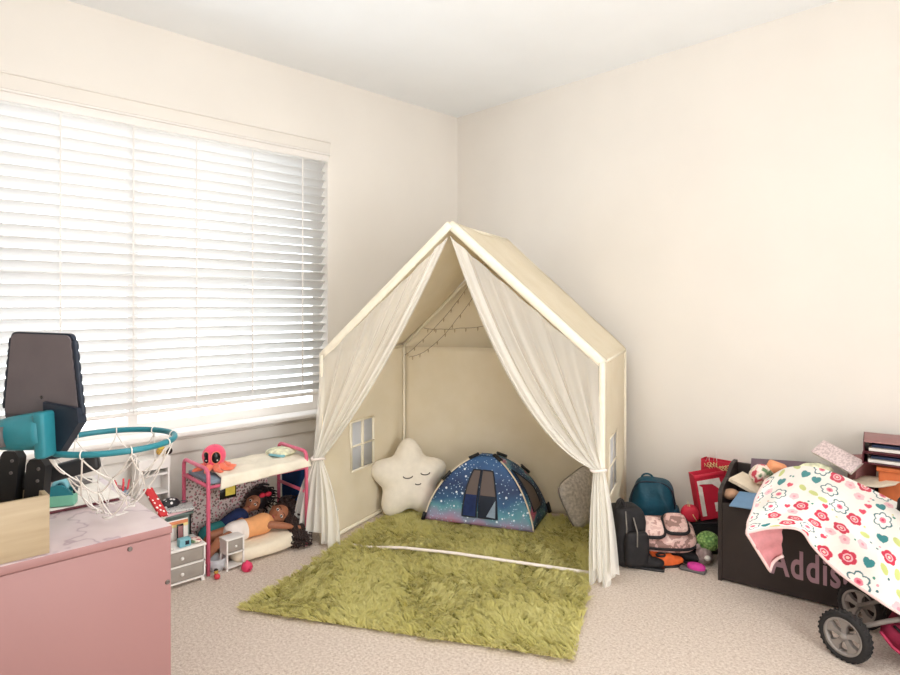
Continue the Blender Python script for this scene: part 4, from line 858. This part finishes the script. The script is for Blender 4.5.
# pink camo backpack lying
p = W(661, 545, 3.12); p.z = .118; cb_ = thing('camo_backpack', 'pink camouflage backpack with two zip pockets lying on shoes by the teal backpack', 'backpack', p); f_ = cf(p, -.12, .48)
MB().sup((0.015, .0, .0), (.150, .10, .046), .6, .55, f_, 40, 16).build('body', 'camo', cb_)
MB().tube([f_ @ L(.015 + .151 * math.copysign(abs(math.cos(t)) ** .55, math.cos(t)), .101 * math.copysign(abs(math.sin(t)) ** .55, math.sin(t)), .004) for t in [2 * PI * i / 50 for i in range(50)]], .008, 6, closed=True).build('zipper', 'shoeblack', cb_)
for x_, y_, z_, sx_ in ((-.066, -.030, .066, .063), (.064, .005, .060, .056)):
    pk_ = MB().sup((x_, y_, z_), (sx_, .058, .040), .55, .5, f_, 36, 14).build('pocket', 'camo', cb_)
    MB().tube([f_ @ L(x_ + (sx_ + .001) * math.copysign(abs(math.cos(t)) ** .5, math.cos(t)), y_ + .059 * math.copysign(abs(math.sin(t)) ** .5, math.sin(t)), z_ + .004) for t in [2 * PI * i / 44 for i in range(44)]], .010, 6, closed=True).build('zipper', 'shoeblack', pk_)
# shoes
def shoe(name, loc, yaw, up_m, sole_m, label, s=1.0, group=None):
    t = thing(name, label, 'shoe', loc, yaw, group); mm = PARM[t.name] @ Matrix.Scale(s, 4)
    def sf(q_): return Vector((q_.x, q_.y * (1 - .18 * (q_.x < 0)), q_.z * (.62 if q_.x > .02 else 1.0)))
    MB().sup((0, 0, .034), (.085, .034, .034), .7, .75, mm, 28, 12, sf).build('upper', up_m, t)
    MB().rbox((0, 0, .007), (.172, .062, .014), .007, 3, mm).build('sole', sole_m, t)
    MB().tube([mm @ L(-.05 + .025 * math.cos(a), .020 * math.sin(a), .066) for a in [2 * PI * i / 16 for i in range(16)]], .005, 6, closed=True).build('collar', sole_m, t)
    MB().rbox((.012, 0, .050), (.04, .03, .006), .003, 2, mm @ Matrix.Rotation(.35, 4, 'Y')).build('laces', 'zip', t)
    return t
pp = F(646, 568); shoe('black_shoe', pp, .45, 'shoeblack', 'blackplastic', 'black shoe lying in front of the black backpack by the tent curtain', 1.0)
pp = F(653, 562); shoe('orange_shoe', pp, -.5, 'orange', 'shoeblack', 'bright orange shoe under the left end of the camouflage backpack', .85)
pp = F(669, 566); shoe('orange_shoe', pp, .9, 'orange', 'shoeblack', 'bright orange shoe with toe forward right of the black shoe', .85)
pp = F(683, 561); shoe('black_boot', pp, .2, 'shoeblack', 'shoeblack', 'black boot under the right end of the camouflage backpack', 1.0)
# pink sandal
pp = F(693, 571); sn = thing('pink_sandal', 'hot pink and grey child sandal on the carpet by the toy box', 'shoe', pp, .2); mm = PARM[sn.name]
MB().rbox((0, 0, .008), (.12, .05, .016), .008, 3, mm).build('sole', 'grey', sn); MB().sup((.015, 0, .024), (.042, .026, .018), .8, .8, mm).build('strap', 'magentabright', sn)
# plush, green ball, suitcase
pp = F(704, 564); pl = thing('grey_plush', 'small shaggy grey-pink plush toy below the green ball', 'plush toy', pp)
MB().sup(pp + L(0, 0, .042), (.040, .042, .042), 1, 1, I4, 24, 14, lambda q_: q_ * (1 + .12 * mnoise.noise(q_ * 70))).build('body', 'greyplush', pl)
for s_ in (-1, 1): MB().sup(pp + RIGHT * (s_ * .03) + L(0, 0, .085), (.013, .013, .016)).build('ear', 'greyplush', pl)
MB().sup(pp - FWD * .04 + L(0, 0, .045), (.016, .016, .013)).build('muzzle', 'eyewhite', pl)
gp = W(708, 541, 3.06); b = MB(); b.sup(gp, (.055, .055, .046), 1, .9, I4, 32, 18, lambda q_: q_ * (1 + .05 * mnoise.noise(q_ * 60)))
solo('green_ball', b, 'greenball', 'knobbly lime green ball wedged beside the dark toy box', 'ball', (gp.x, gp.y, gp.z - .046))
sc0 = W(704, 540, 3.20); st_ = thing('black_case', 'flat black case under the red gift bags between backpack and toy box', 'case', (sc0.x, sc0.y, 0)); f_ = cf(L(sc0.x, sc0.y, 0), -.05)
MB().rbox((0, 0, .078), (.15, .10, .152), .012, 3, f_).build('body', 'blackcloth', st_); MB().rbox((0, 0, .156), (.156, .106, .012), .005, 2, f_).build('lid', 'blackplastic', st_)
MB().tube([f_ @ L(.03 * math.cos(t), -.053, .10 + .02 * math.sin(t)) for t in [PI * i / 8 for i in range(9)]], .004, 6).build('handle', 'grey', st_)
# red gift bags
def gift_bag(name, loc, yaw, w, d, h, label, lean=0):
    t = thing(name, label, 'gift bag', loc); f_ = cf(loc, yaw) @ Matrix.Rotation(lean, 4, 'Y'); th = .003; b = MB()
    b.box((0, -d / 2, h / 2), (w, th, h), f_); b.box((0, d / 2, h / 2), (w, th, h), f_); b.box((-w / 2, 0, h / 2), (th, d, h), f_); b.box((w / 2, 0, h / 2), (th, d, h), f_); b.box((0, 0, .002), (w, d, th), f_)
    return t, f_, b.build('bag', 'red', t)
gb = W(713, 521, 3.21); gb.z = .164
t, f_, bg = gift_bag('red_gift_bag', gb + L(0, 0, .014), .0, .15, .07, .235, 'red gift bag printed with a large white letter at the toy box corner', -.17)
b = MB(); zf = -.038
fr2 = f_ @ FRAME(L(0, zf, 0), L(1, 0, 0), L(0, 0, 1), L(0, -1, 0))
b.prism([(-.066, .020), (-.044, .020), (-.044, .170), (-.066, .190)], 0, .0012, fr2)
arc = [(-.066 + .0, .190), (-.066, .205), (.058, .205), (.066, .125), (.052, .125)] + [(.048 - .085 * math.sin(a) * 1.0, .125 + .052 * (1 - math.cos(a)) + .01 * math.sin(a)) for a in [PI / 2 * i / 8 for i in range(9)]]
b.prism([(-.066, .205), (.050, .205), (.064, .112), (.050, .112), (.040, .150), (.010, .178), (-.044, .185), (-.066, .185)], 0, .0012, fr2)
b.prism([(.006, .035), (.066, .035), (.066, .082), (.006, .082)], 0, .0012, fr2); b.build('printed_letter', 'tissue', bg)
b = MB(); b.rbox((0, -.037, .225), (.156, .006, .022), .001, 1, f_); b.build('rim', 'red', t)
gb2 = W(722, 500, 3.36); gb2.z = .166; gb2.y = min(gb2.y, -.06)
gb2 = L(2.05, -.045, .0)
t, f_, bg = gift_bag('tall_red_gift_bag', gb2, -.797, .20, .06, .445, 'taller plain red gift bag with ribbon standing behind the printed one')
b = MB(); rnd = random.Random(3)
for i in range(9):
    x = -.06 + .016 * i; pts = [f_ @ L(x + .02 * math.sin(q_ * 1.1 + i), -.040 - .004 * (q_ % 2), .430 + .012 * math.sin(q_ * 1.9 + i * 2) - .004 * q_) for q_ in range(6)]; b.tube(pts, .0018, 5)
b.build('ribbon', 'ribbon', t)
b = MB(); b.tube([f_ @ L(-.075, -.03, 0.435), f_ @ L(-.06, -.03, 0.475), f_ @ L(-.055, -.03, 0.435)], .002, 5); b.tube([f_ @ L(-.04, -.02, 0.435), f_ @ L(-.025, -.02, 0.500), f_ @ L(-.02, -.02, 0.435)], .002, 5); b.build('handle', 'cord', t)
gb3 = W(690, 522, 3.17); gb3.z = .164
sb = thing('small_red_bag', 'little red gift bag with yellow ribbon left of the printed red bag', 'gift bag', gb3); f_ = cf(gb3, -.3)
MB().sup((0, 0, .042), (.046, .035, .042), .7, .6, f_, 24, 12, lambda q_: Vector((q_.x * (1 - 6 * max(0, q_.z) ), q_.y, q_.z))).build('bag', 'red', sb)
MB().tube([f_ @ L(-.01, -.02, .07), f_ @ L(-.012, -.01, .11), f_ @ L(0, -.02, .075), f_ @ L(.014, -.036, .04), f_ @ L(.03, -.032, .015)], .0022, 6).build('ribbon', 'ribbon', sb)

# ------------------------------------------------------------------ toy box
TB0 = L(2.212, -.498, 0); ang_ = math.radians(9.5); tx = thing('toy_chest', 'dark espresso toy chest with mauve name lettering against the right wall', 'toy chest', TB0, ang_); TM = PARM[tx.name]
LT, DP = .86, .34
MB().rbox((LT / 2, .009, .185), (LT - .036, .018, .355), .003, 2, TM).build('front_panel', 'brownwood', tx)
MB().rbox((LT / 2, DP - .009, .245), (LT - .036, .018, .478), .003, 2, TM).build('back_panel', 'brownwood', tx)
MB().box((LT / 2, DP / 2, .012), (LT - .036, DP - .036, .018), TM).build('base_panel', 'brownwood', tx)
prof = [(0, 0), (0, .405), (.012, .420), (.06, .437), (.12, .446)] + [(.12 + .15 * i / 8, .446 + .048 * sstep(0, 1, i / 8)) for i in range(1, 9)] + [(DP, .494), (DP, 0)]
for x in (.0, LT - .018): MB().prism(prof, 0, .018, TM @ FRAME(L(x, 0, 0), L(0, 1, 0), L(0, 0, 1), L(1, 0, 0))).build('side_panel', 'brownwood', tx)
# lettering
n_ = (TM.to_3x3() @ L(0, -1, 0)); fo = TM @ L(0, 0, 0)
sA = (TM.inverted() @ on_plane(771, 572, fo, n_)); sI = (TM.inverted() @ on_plane(823, 585, fo, n_)); sD = (TM.inverted() @ on_plane(791, 548, fo, n_))
cu = bpy.data.curves.new('name_lettering', 'FONT'); cu.body = 'Addison'; cu.size = 1; cu.extrude = .008; cu.offset = .022; cu.space_character = 1.12
to = bpy.data.objects.new('tmp_text', cu); COL.objects.link(to); bpy.context.view_layer.update()
me = bpy.data.meshes.new_from_object(to.evaluated_get(bpy.context.evaluated_depsgraph_get())); bpy.data.objects.remove(to)
vx = [v.co.copy() for v in me.vertices]; adx = max(v.x for v in vx)
hh = (sD.z - sA.z) / .74; scx = (sI.x - sA.x) / (.52 * adx)
for v in me.vertices: v.co = Vector((sA.x + v.co.x * scx, -.0015 - v.co.z * .15, sA.z + v.co.y * hh))
me.materials.append(M['mauve']); o = bpy.data.objects.new('name_lettering', me); COL.objects.link(o); o.parent = tx
# contents
def book(name, label, cover, frame, w, d, t, cat='book', group=None, pages='paper'):
    o_ = frame.translation; tt = thing(name, label, cat, o_, 0, group)
    MB().rbox((w / 2, d / 2, .002), (w, d, .004), .001, 2, frame).build('cover', cover, tt); MB().rbox((w / 2, d / 2, t - .002), (w, d, .004), .001, 2, frame).build('cover', cover, tt)
    MB().rbox((w / 2, d / 2 + .002, t / 2), (w - .012, d - .012, t - .008), .001, 2, frame).build('pages', pages, tt); MB().rbox((w / 2, .003, t / 2), (w, .006, t), .002, 2, frame).build('spine', cover, tt); return tt
fill = MB()
def fr3(a_, b_, c_):   # origin a, x towards b, y roughly towards c
    a_, b_, c_ = Vector(a_), Vector(b_), Vector(c_); x = (b_ - a_).normalized(); y = c_ - a_; y = (y - x * y.dot(x)).normalized(); return FRAME(a_, x, y, x.cross(y))
# big purple board leaning along the back
a_ = W(751, 469, 3.05); b_ = W(806, 473, 2.92); c_ = W(751, 457, 3.09)
book('board_game', 'dusty purple board game box lying along the back of the toy chest', 'purple', fr3(a_ + L(0, 0, -.03), b_ + L(0, 0, -.03), c_ + L(0, 0, -.03) + FWD * .03), .30, .085, .028, 'board game')
a_ = W(744, 494, 2.88); f0 = fr3(W(729, 478, 2.92), W(768, 499, 2.78), W(764, 476, 2.98)); book('open_book', 'white hardback book poking out of the front left of the toy chest', 'cream', f0 @ MX((0, 0, -.016)), .20, .13, .016)
f0 = fr3(W(729, 506, 2.80), W(758, 510, 2.70), W(740, 488, 2.90)); slabm = MB().rbox((.075, .06, 0), (.15, .12, .006), .002, 2, f0); solo('blue_folder', slabm, 'blue', 'light blue card folder slotted inside the front of the toy chest', 'folder', W(740, 498, 2.85))
p = W(731, 494, 2.90); b = MB(); b.sup(p, (.04, .03, .025), 1, .8, cf(p, .2) @ Matrix.Translation(-p)); solo('tan_cloth', b, 'tan', 'crumpled tan cloth between the open book and the blue folder', 'cloth', p)
p = W(764, 475, 2.90); f_ = cf(p, .3, .5); fc = thing('floral_cushion', 'small multicolour floral cushion behind the white hardback book', 'cushion', p)
MB().sup((0, 0, 0), (.072, .035, .048), .7, .5, f_ @ Matrix.Rotation(.3, 4, 'Y'), 30, 14).build('cover', 'multifloral', fc)
p = W(777, 468, 2.88); b = MB(); f_ = cf(p, -.2, .3); b.rbox((0, 0, 0), (.085, .05, .05), .014, 3, f_ @ Matrix.Rotation(.35, 4, 'Y')); solo('peach_block', b, 'peach', 'peach orange foam block next to the multicolour floral cushion', 'block', p)
p = W(815, 470, 2.80); b = MB(); b.sup(p, (.075, .05, .032), 1, .8, cf(p, .1) @ Matrix.Translation(-p), 30, 14, lambda q_: q_ * (1 + .1 * mnoise.noise(q_ * 40))); solo('rolled_cloth', b, 'pillowprint', 'rolled pale printed cloth below the speckled notebook', 'cloth', p)
f0 = fr3(W(813, 452, 2.84), W(855, 475, 2.66), W(821, 437, 2.88)); nbk = thing('speckled_notebook', 'tilted pale speckled notebook leaning up against the right wall', 'notebook', f0.translation)
MB().rbox((.088, .04, 0), (.195, .085, .004), .002, 2, f0).build('cover', 'speckle', nbk); MB().rbox((.088, .04, -.010), (.190, .08, .014), .002, 2, f0).build('pages', 'paper', nbk)
# things at the right end of the chest
p = W(862, 472, 2.76); b = MB(); b.rbox((0, 0, 0), (.10, .05, .15), .004, 2, cf(p, .1, .1)); solo('rose_brown_box', b, 'maroonlight', 'rose brown box standing between the speckled notebook and the binders', 'box', p + L(0, 0, -.07))
ob = thing('orange_box', 'orange storage box under the binders at the right edge', 'box', W(905, 487, 2.62)); p = W(906, 487, 2.60); f_ = cf(p, -.62)
MB().rbox((0, .05, -.060), (.19, .19, .262), .005, 2, f_).build('box', 'orangebox', ob); MB().rbox((0, .05, .072), (.206, .206, .02), .004, 2, f_).build('lid', 'orangebox', ob)
for i, (dz, rz_, lb) in enumerate(((.092, -.66, 'maroon binder at the bottom of the pair on the orange box'), (.142, -.60, 'maroon binder with rose cover on top of the binder pair'))):
    q0 = p + L(0, 0, dz); bi = thing('ring_binder', lb, 'binder', q0, 0, 'maroon ring binders'); f_ = cf(q0, rz_)
    w_, d_, t_ = .27, .24, .046
    for z_, mm_ in ((.0015, 'maroon'), (t_ - .0015, 'maroonlight' if i else 'maroon')): MB().rbox((-.015, .05, z_), (w_, d_, .003), .001, 2, f_).build('cover', mm_, bi)
    MB().rbox((-.015 - w_ / 2 + .002, .05, t_ / 2), (.004, d_, t_), .001, 2, f_).build('spine', 'maroon', bi)
    MB().rbox((-.010, .055, .012), (w_ - .03, d_ - .01, .012), .001, 2, f_).build('pages', 'paper', bi); MB().rbox((-.004, .06, .026), (w_ - .04, d_ - .03, .010), .001, 2, f_).build('divider', 'darkblue', bi)
f0 = fr3(W(845, 486, 2.68), W(890, 486, 2.55), W(860, 474, 2.78)); b = MB(); b.grid([[f0 @ L(x * .024, y * .02, .006 * math.sin(x * .9 + y)) for y in range(7)] for x in range(9)]); solo('cream_papers', b, 'cream', 'loose curled cream papers below the binders', 'paper', f0.translation, solid=.004)
# hidden-load inside chest so things rest on something
b = MB(); b.rbox((LT / 2, DP / 2, .165), (LT - .05, DP - .05, .285), .02, 3, TM); solo('toy_pile', b, 'purple', 'dusty purple storage cube filling the bottom of the toy chest', 'storage cube', TM @ L(LT / 2, DP / 2, .02))

# ------------------------------------------------------------------ floral blanket
rows = [  # (px, py, Z): columns left -> right, top -> bottom
    [(766, 479, 2.80), (786, 468, 2.82), (812, 467, 2.74), (838, 474, 2.64), (866, 486, 2.52), (893, 500, 2.40), (912, 508, 2.33)],
    [(758, 494, 2.68), (780, 487, 2.66), (805, 487, 2.60), (832, 494, 2.52), (860, 504, 2.42), (890, 514, 2.32), (914, 524, 2.24)],
    [(753, 508, 2.62), (776, 504, 2.58), (802, 506, 2.52), (830, 514, 2.44), (858, 526, 2.34), (888, 540, 2.24), (916, 552, 2.16)],
    [(749, 522, 2.57), (774, 518, 2.53), (803, 521, 2.47), (830, 534, 2.40), (858, 550, 2.29), (888, 568, 2.18), (918, 582, 2.10)],
    [(746, 533, 2.54), (770, 528, 2.51), (799, 530, 2.45), (815, 547, 2.42), (842, 575, 2.30), (878, 601, 2.16), (920, 624, 2.04)]]
G = [[W(*c) for c in r] for r in rows]
def cr4(p0, p1, p2, p3, t): return .5 * ((2 * p1) + (-p0 + p2) * t + (2 * p0 - 5 * p1 + 4 * p2 - p3) * t * t + (-p0 + 3 * p1 - 3 * p2 + p3) * t ** 3)
def crs(pts, u):
    n = len(pts) - 1; x = min(max(u * n, 0), n - 1e-6); i = int(x); t = x - i
    p0 = pts[i - 1] if i > 0 else pts[0] * 2 - pts[1]; p3 = pts[i + 2] if i + 2 <= n else pts[n] * 2 - pts[n - 1]
    return cr4(p0, pts[i], pts[i + 1], p3, t)
NUb, NVb = 300, 260
rows_s = [[crs(r, i / NUb) for i in range(NUb + 1)] for r in G]
bn3 = (-FWD * .8 + UP * .5 - RIGHT * .1).normalized(); P = []
for i in range(NUb + 1):
    colp = [rows_s[k_][i] for k_ in range(len(G))]; row = []
    for j in range(NVb + 1):
        v = j / NVb; u = i / NUb; p = crs(colp, v)
        fold = .014 * math.sin(u * 13 + 2.5 * math.sin(v * 5)) * (v * (1 - .3 * v)) + .009 * math.sin(v * 15 + u * 6) * (1 - u) + .012 * math.sin(u * 25 + v * 9) * v * (1 - v) * 2
        row.append(p + bn3 * fold)
    P.append(row)
bkt = thing('floral_blanket', 'white baby blanket printed with red flowers and teal hearts over toy chest and stroller', 'blanket', W(820, 520, 2.5))
b = MB(); b.grid(P); b.f = [q_[::-1] for q_ in b.f]; cl_ = b.build('cloth', 'flowers', bkt, solid=.007, offset=-1)
cl_.data.materials.append(M['lining']); cl_.modifiers['solid'].material_offset = 1
UL, VL = .36, .24   # real size in metres for the print
pr = np.ones((NUb + 1, NVb + 1, 3)) * np.array((240, 236, 230)) / 255
us = np.linspace(0, 1, NUb + 1)[:, None]; vs_ = np.linspace(0, 1, NVb + 1)[None, :]
# measure true arclength so motifs stay round
ul = sum((Vector(P[i + 1][NVb // 2]) - Vector(P[i][NVb // 2])).length for i in range(NUb)); vl = sum((Vector(P[NUb // 2][j + 1]) - Vector(P[NUb // 2][j])).length for j in range(NVb))
xx = us * ul + 0 * vs_; yy_ = vs_ * vl + 0 * us
def stamp(mask, c): pr[mask] = np.array(c) / 255
rnd = random.Random(21); placed = []
kinds = ['red', 'outline', 'heart', 'green', 'pink', 'redheart', 'green', 'red', 'outline', 'pink']
tries = 0; cnt = 0
while tries < 14000:
    tries += 1; kd = kinds[cnt % len(kinds)]; r = {'red': .028, 'outline': .035, 'heart': .021, 'green': .019, 'pink': .020, 'redheart': .014}[kd]
    x, y = rnd.uniform(0, ul), rnd.uniform(0, vl)
    if any(math.hypot(x - a_, y - c_) < r + s_ + .0005 for a_, c_, s_ in placed): continue
    placed.append((x, y, r)); cnt += 1; th = rnd.uniform(0, 6.28)
    X_, Y_ = xx - x, yy_ - y; rad = np.hypot(X_, Y_); an = np.arctan2(Y_, X_) + th
    if kd == 'red':
        R_ = r * (.80 + .2 * np.abs(np.cos(2.5 * an))); stamp(rad < R_, (204, 44, 74)); stamp((rad < r * .52) & (rad > r * .36), (240, 190, 196)); stamp(rad < r * .2, (240, 200, 190))
    elif kd == 'outline':
        R_ = r * (.74 + .26 * np.abs(np.cos(3 * an))); stamp(rad < R_, (60, 108, 116)); stamp(rad < R_ - .0055, (246, 240, 234)); stamp(rad < r * .34, (226, 130, 150)); stamp(rad < r * .16, (206, 60, 90))
    elif kd in ('heart', 'redheart'):
        ca, sa = math.cos(th * .15 - .4), math.sin(th * .15 - .4); A_ = (X_ * ca - Y_ * sa) / r; B_ = (X_ * sa + Y_ * ca) / r; hh_ = (A_ * A_ + B_ * B_ - .55) ** 3 + A_ * A_ * B_ ** 3 < 0
        stamp(hh_, (46, 132, 136) if kd == 'heart' else (216, 64, 92))
    elif kd == 'green':
        ca, sa = math.cos(th), math.sin(th); A_ = (X_ * ca - Y_ * sa); B_ = (X_ * sa + Y_ * ca); stamp((A_ / r) ** 2 + (B_ / (r * .62)) ** 2 < 1, (198, 206, 128))
    else: stamp(rad < r * (.82 + .18 * np.abs(np.cos(2.5 * an))), (238, 192, 198)); stamp(rad < r * .3, (226, 150, 164))
for _ in range(120):
    x, y = rnd.uniform(0, ul), rnd.uniform(0, vl)
    if any(math.hypot(x - a_, y - c_) < s_ + .005 for a_, c_, s_ in placed): continue
    stamp(np.hypot(xx - x, yy_ - y) < .0042, rnd.choice([(60, 140, 120), (232, 160, 172), (210, 206, 140), (60, 108, 116)]))
prl = np.where(pr <= .04045, pr / 12.92, ((pr + .055) / 1.055) ** 2.4); rgba = np.ones(((NUb + 1) * (NVb + 1), 4), np.float32); rgba[:, :3] = prl.reshape(-1, 3)
ca_ = cl_.data.attributes.new('print', 'FLOAT_COLOR', 'POINT'); ca_.data.foreach_set('color', rgba.reshape(-1))
hem = [P[i][NVb] for i in range(0, NUb + 1, 6)]
MB().tube([P[0][j] for j in range(0, NVb, 10)] + hem, .0055, 8).build('binding', 'binding', bkt)
# the turned-back corner showing the fleece lining
A_, B_, C_, D_ = W(747, 534, 2.535), W(783, 529, 2.50), W(783, 556, 2.53), W(770, 571, 2.545)
b = MB(); b.grid([[lerp(lerp(A_, B_, i / 14), lerp(D_, C_, i / 14), j / 14) - FWD * (-.035 * math.sin(PI * i / 14 * .9) * (.4 + .6 * j / 14)) + FWD * .004 * math.sin(j * .9) for j in range(15)] for i in range(15)]); b.build('lining', 'lining', bkt, solid=.006)
MB().tube([lerp(A_, D_, i / 14) for i in range(15)] + [lerp(D_, C_, i / 8) + FWD * (.02 * math.sin(PI * i / 8)) for i in range(1, 9)], .0065, 8).build('binding', 'binding', bkt)

# ------------------------------------------------------------------ doll stroller
sw = thing('doll_stroller', 'doll stroller with grey spoked wheels under the floral blanket', 'stroller', (2.95, -.66, 0))
def wheel(c, r, name='wheel', yaw=0):
    f_ = FRAME(c, L(1, 0, 0), L(0, 0, 1), L(0, -1, 0)) if not yaw else MX(c, yaw) @ FRAME(L(0, 0, 0), L(1, 0, 0), L(0, 0, 1), L(0, -1, 0))
    wh = thing_part(name, c); b = MB(); b.lathe([(r * .74, -.018), (r * .90, -.020), (r * .98, -.012), (r, 0), (r * .98, .012), (r * .90, .020), (r * .74, .018), (r * .74, -.018)], 48, f_)
    for i in range(30):
        a = 2 * PI * i / 30; b.rbox((0, 0, 0), (.009, .007, .030), .002, 1, f_ @ Matrix.Rotation(a, 4, 'Z') @ MX((0, r * .985, 0)) @ Matrix.Rotation(.5, 4, 'Y'))
    ty = b.build('wheel', 'rubber', sw)
    b = MB(); b.lathe([(r * .64, -.014), (r * .75, -.019), (r * .76, 0), (r * .75, .019), (r * .64, .014), (r * .64, -.014)], 48, f_); b.lathe([(.0005, .022), (r * .10, .021), (r * .15, .016), (r * .15, -.016), (.0005, -.018)], 24, f_)
    for i in range(5):
        a = 2 * PI * i / 5 + .3; pts = [(r * .12, -.008), (r * .66, -.017), (r * .66, .017), (r * .12, .008)]; b.prism([(math.cos(a) * x - math.sin(a) * y, math.sin(a) * x + math.cos(a) * y) for x, y in [(r * .1, -r * .09), (r * .40, -r * .10), (r * .67, -r * .26), (r * .67, r * .26), (r * .40, r * .10), (r * .1, r * .09)]], -.009, .012, f_)
    b.build('hub', 'silvermetal', ty)
def thing_part(name, c): return None
def W_floor(px, y):   # world x at the given room depth y
    return on_plane(px, 640, (0, y, 0), (0, 1, 0))
w1 = F(845, 660); r1 = .088; wheel(L(w1.x, w1.y, r1), r1, yaw=-.25)
w2 = W(861, 603, 2.44); wheel(L(w2.x, w2.y, .085), .085, yaw=-.25)
wheel(L(w1.x + .46, w1.y + .02, r1), r1, yaw=-.25); wheel(L(w2.x + .46, w2.y + .02, r1), r1, yaw=-.25)
c1, c2_ = L(w1.x, w1.y, r1), L(w2.x, w2.y, .085)
b = MB(); b.tube([c1, c2_], .006, 8); b.tube([c1 + L(.46, .02, 0), L(w2.x + .46, w2.y + .02, r1)], .006, 8); b.build('axle', 'silvermetal', sw)
for c_, o_ in ((c1, L(0, .03, 0)), (c2_, L(0, -.03, 0))):
    b = MB(); b.tube([c_ + o_ + L(-.0, 0, .01), c_ + o_ + L(.12, 0, .085), c_ + o_ + L(.22, 0, .14), c_ + o_ + L(.32, .0, .19)], .013, 10, flat=.6); b.build('side_frame', 'silvermetal', sw)
for c_, o_ in ((c1, L(.46, .05, .0)), (c2_, L(.46, -.01, .01))): MB().tube([c_ + o_, c_ + o_ + L(-.10, 0, .12), c_ + o_ + L(-.17, .0, .18)], .010, 10).build('rear_frame', 'silvermetal', sw)
hnd = W(905, 506, 2.26); h2_ = hnd + L(.0, .24, 0)
b = MB(); b.tube([hnd + L(.24, -.02, -.22), hnd, h2_], .009, 8); b.build('handle', 'blackplastic', sw)
MB().tube([hnd + L(-.008, 0, -.02), hnd + L(0, .0, .01), hnd + L(0, .05, .012), hnd + L(0, .12, .010)], [.018, .024, .024, .020], 14).build('grip', 'shoeblack', sw)
b = MB(); y0_, y1_ = w1.y + .035, w2.y - .035
P = [[(L(w1.x + .10 + .36 * i / 10, y0_ + (y1_ - y0_) * j / 6, .13 - .085 * math.sin(PI * i / 10) ** .6 )) for j in range(7)] for i in range(11)]; b.grid(P)
for yq in (y0_, y1_): b.grid([[L(w1.x + .10 + .36 * i / 10, yq, (.13 - .085 * math.sin(PI * i / 10) ** .6) * (1 - t) + .17 * t) for t in (0, .5, 1)] for i in range(11)])
bk_ = b.build('basket', 'wine', sw, solid=.003)
MB().tube([L(w1.x + .10 + .36 * i / 10, y0_ - .003, .13 - .085 * math.sin(PI * i / 10) ** .6) for i in range(11)], .006, 6).build('basket_piping', 'magenta', bk_)
MB().tube([L(w1.x + .14, y0_ - .004, .165), L(w1.x + .22, y0_ - .006, .10), L(w1.x + .40, y0_ - .006, .095)], .005, 6).build('basket_strap', 'black', bk_)
b = MB(); b.grid([[L(w1.x + .16 + .30 * i / 8, y0_ + .01 + (y1_ - y0_ - .02) * j / 6, .24 - .05 * math.sin(PI * i / 8) + (.12 * max(0, i - 5) / 3)) for j in range(7)] for i in range(9)]); b.build('seat', 'black', sw, solid=.006)

# ------------------------------------------------------------------ light, world, camera
w = bpy.data.worlds.new('daylight'); scene.world = w; w.use_nodes = True; bg = w.node_tree.nodes['Background']; bg.inputs[0].default_value = (.90, .96, 1, 1); bg.inputs[1].default_value = 3.0
def area(name, loc, rot, sx, sy, e, col=(1, 1, 1), portal=False):
    l = bpy.data.lights.new(name, 'AREA'); l.shape = 'RECTANGLE'; l.size = sx; l.size_y = sy; l.energy = e; l.color = col
    o = bpy.data.objects.new(name, l); COL.objects.link(o); o.location = loc; o.rotation_euler = rot
    if portal: l.cycles.is_portal = True
    return o
area('window_portal', (-.15, yc, zc), (0, -PI / 2, 0), WZ1 - WZ0, WY1 - WY0, 1, portal=True)
l = bpy.data.lights.new('added_fill_lamp', 'POINT'); l.energy = 36; l.shadow_soft_size = .30; l.color = (1, .985, .97)  # unseen fill light added at the room centre, no fixture belongs to it
o = bpy.data.objects.new('added_fill_lamp', l); COL.objects.link(o); o.location = (2.35, -2.4, 2.0)
area('added_rear_fill', (RX + T + .02, -2.05, 1.02), (0, PI / 2, 0), 2.0, .9, 36, (1, .985, .965))  # added fill panel in the invented doorway, lifts the lower part of the room
cam = bpy.data.cameras.new('camera'); co = bpy.data.objects.new('camera', cam); COL.objects.link(co); scene.camera = co
cam.sensor_width = 36; cam.lens = 36 * FPX / 900; cam.shift_x = 0; cam.shift_y = -(337.5 - CYP) / 900; cam.clip_start = .02
co.location = CAM; co.rotation_euler = (PI / 2, 0, math.atan2(FWD.y, FWD.x) - PI / 2)
vs = scene.view_settings; vs.view_transform = 'Standard'; vs.look = 'None'; vs.gamma = 1; vs.use_curve_mapping = False; vs.exposure = 0.14
scene.cycles.use_denoising = True; scene.cycles.max_bounces = 10; scene.cycles.diffuse_bounces = 6; scene.cycles.transparent_max_bounces = 24; scene.cycles.sample_clamp_indirect = 8
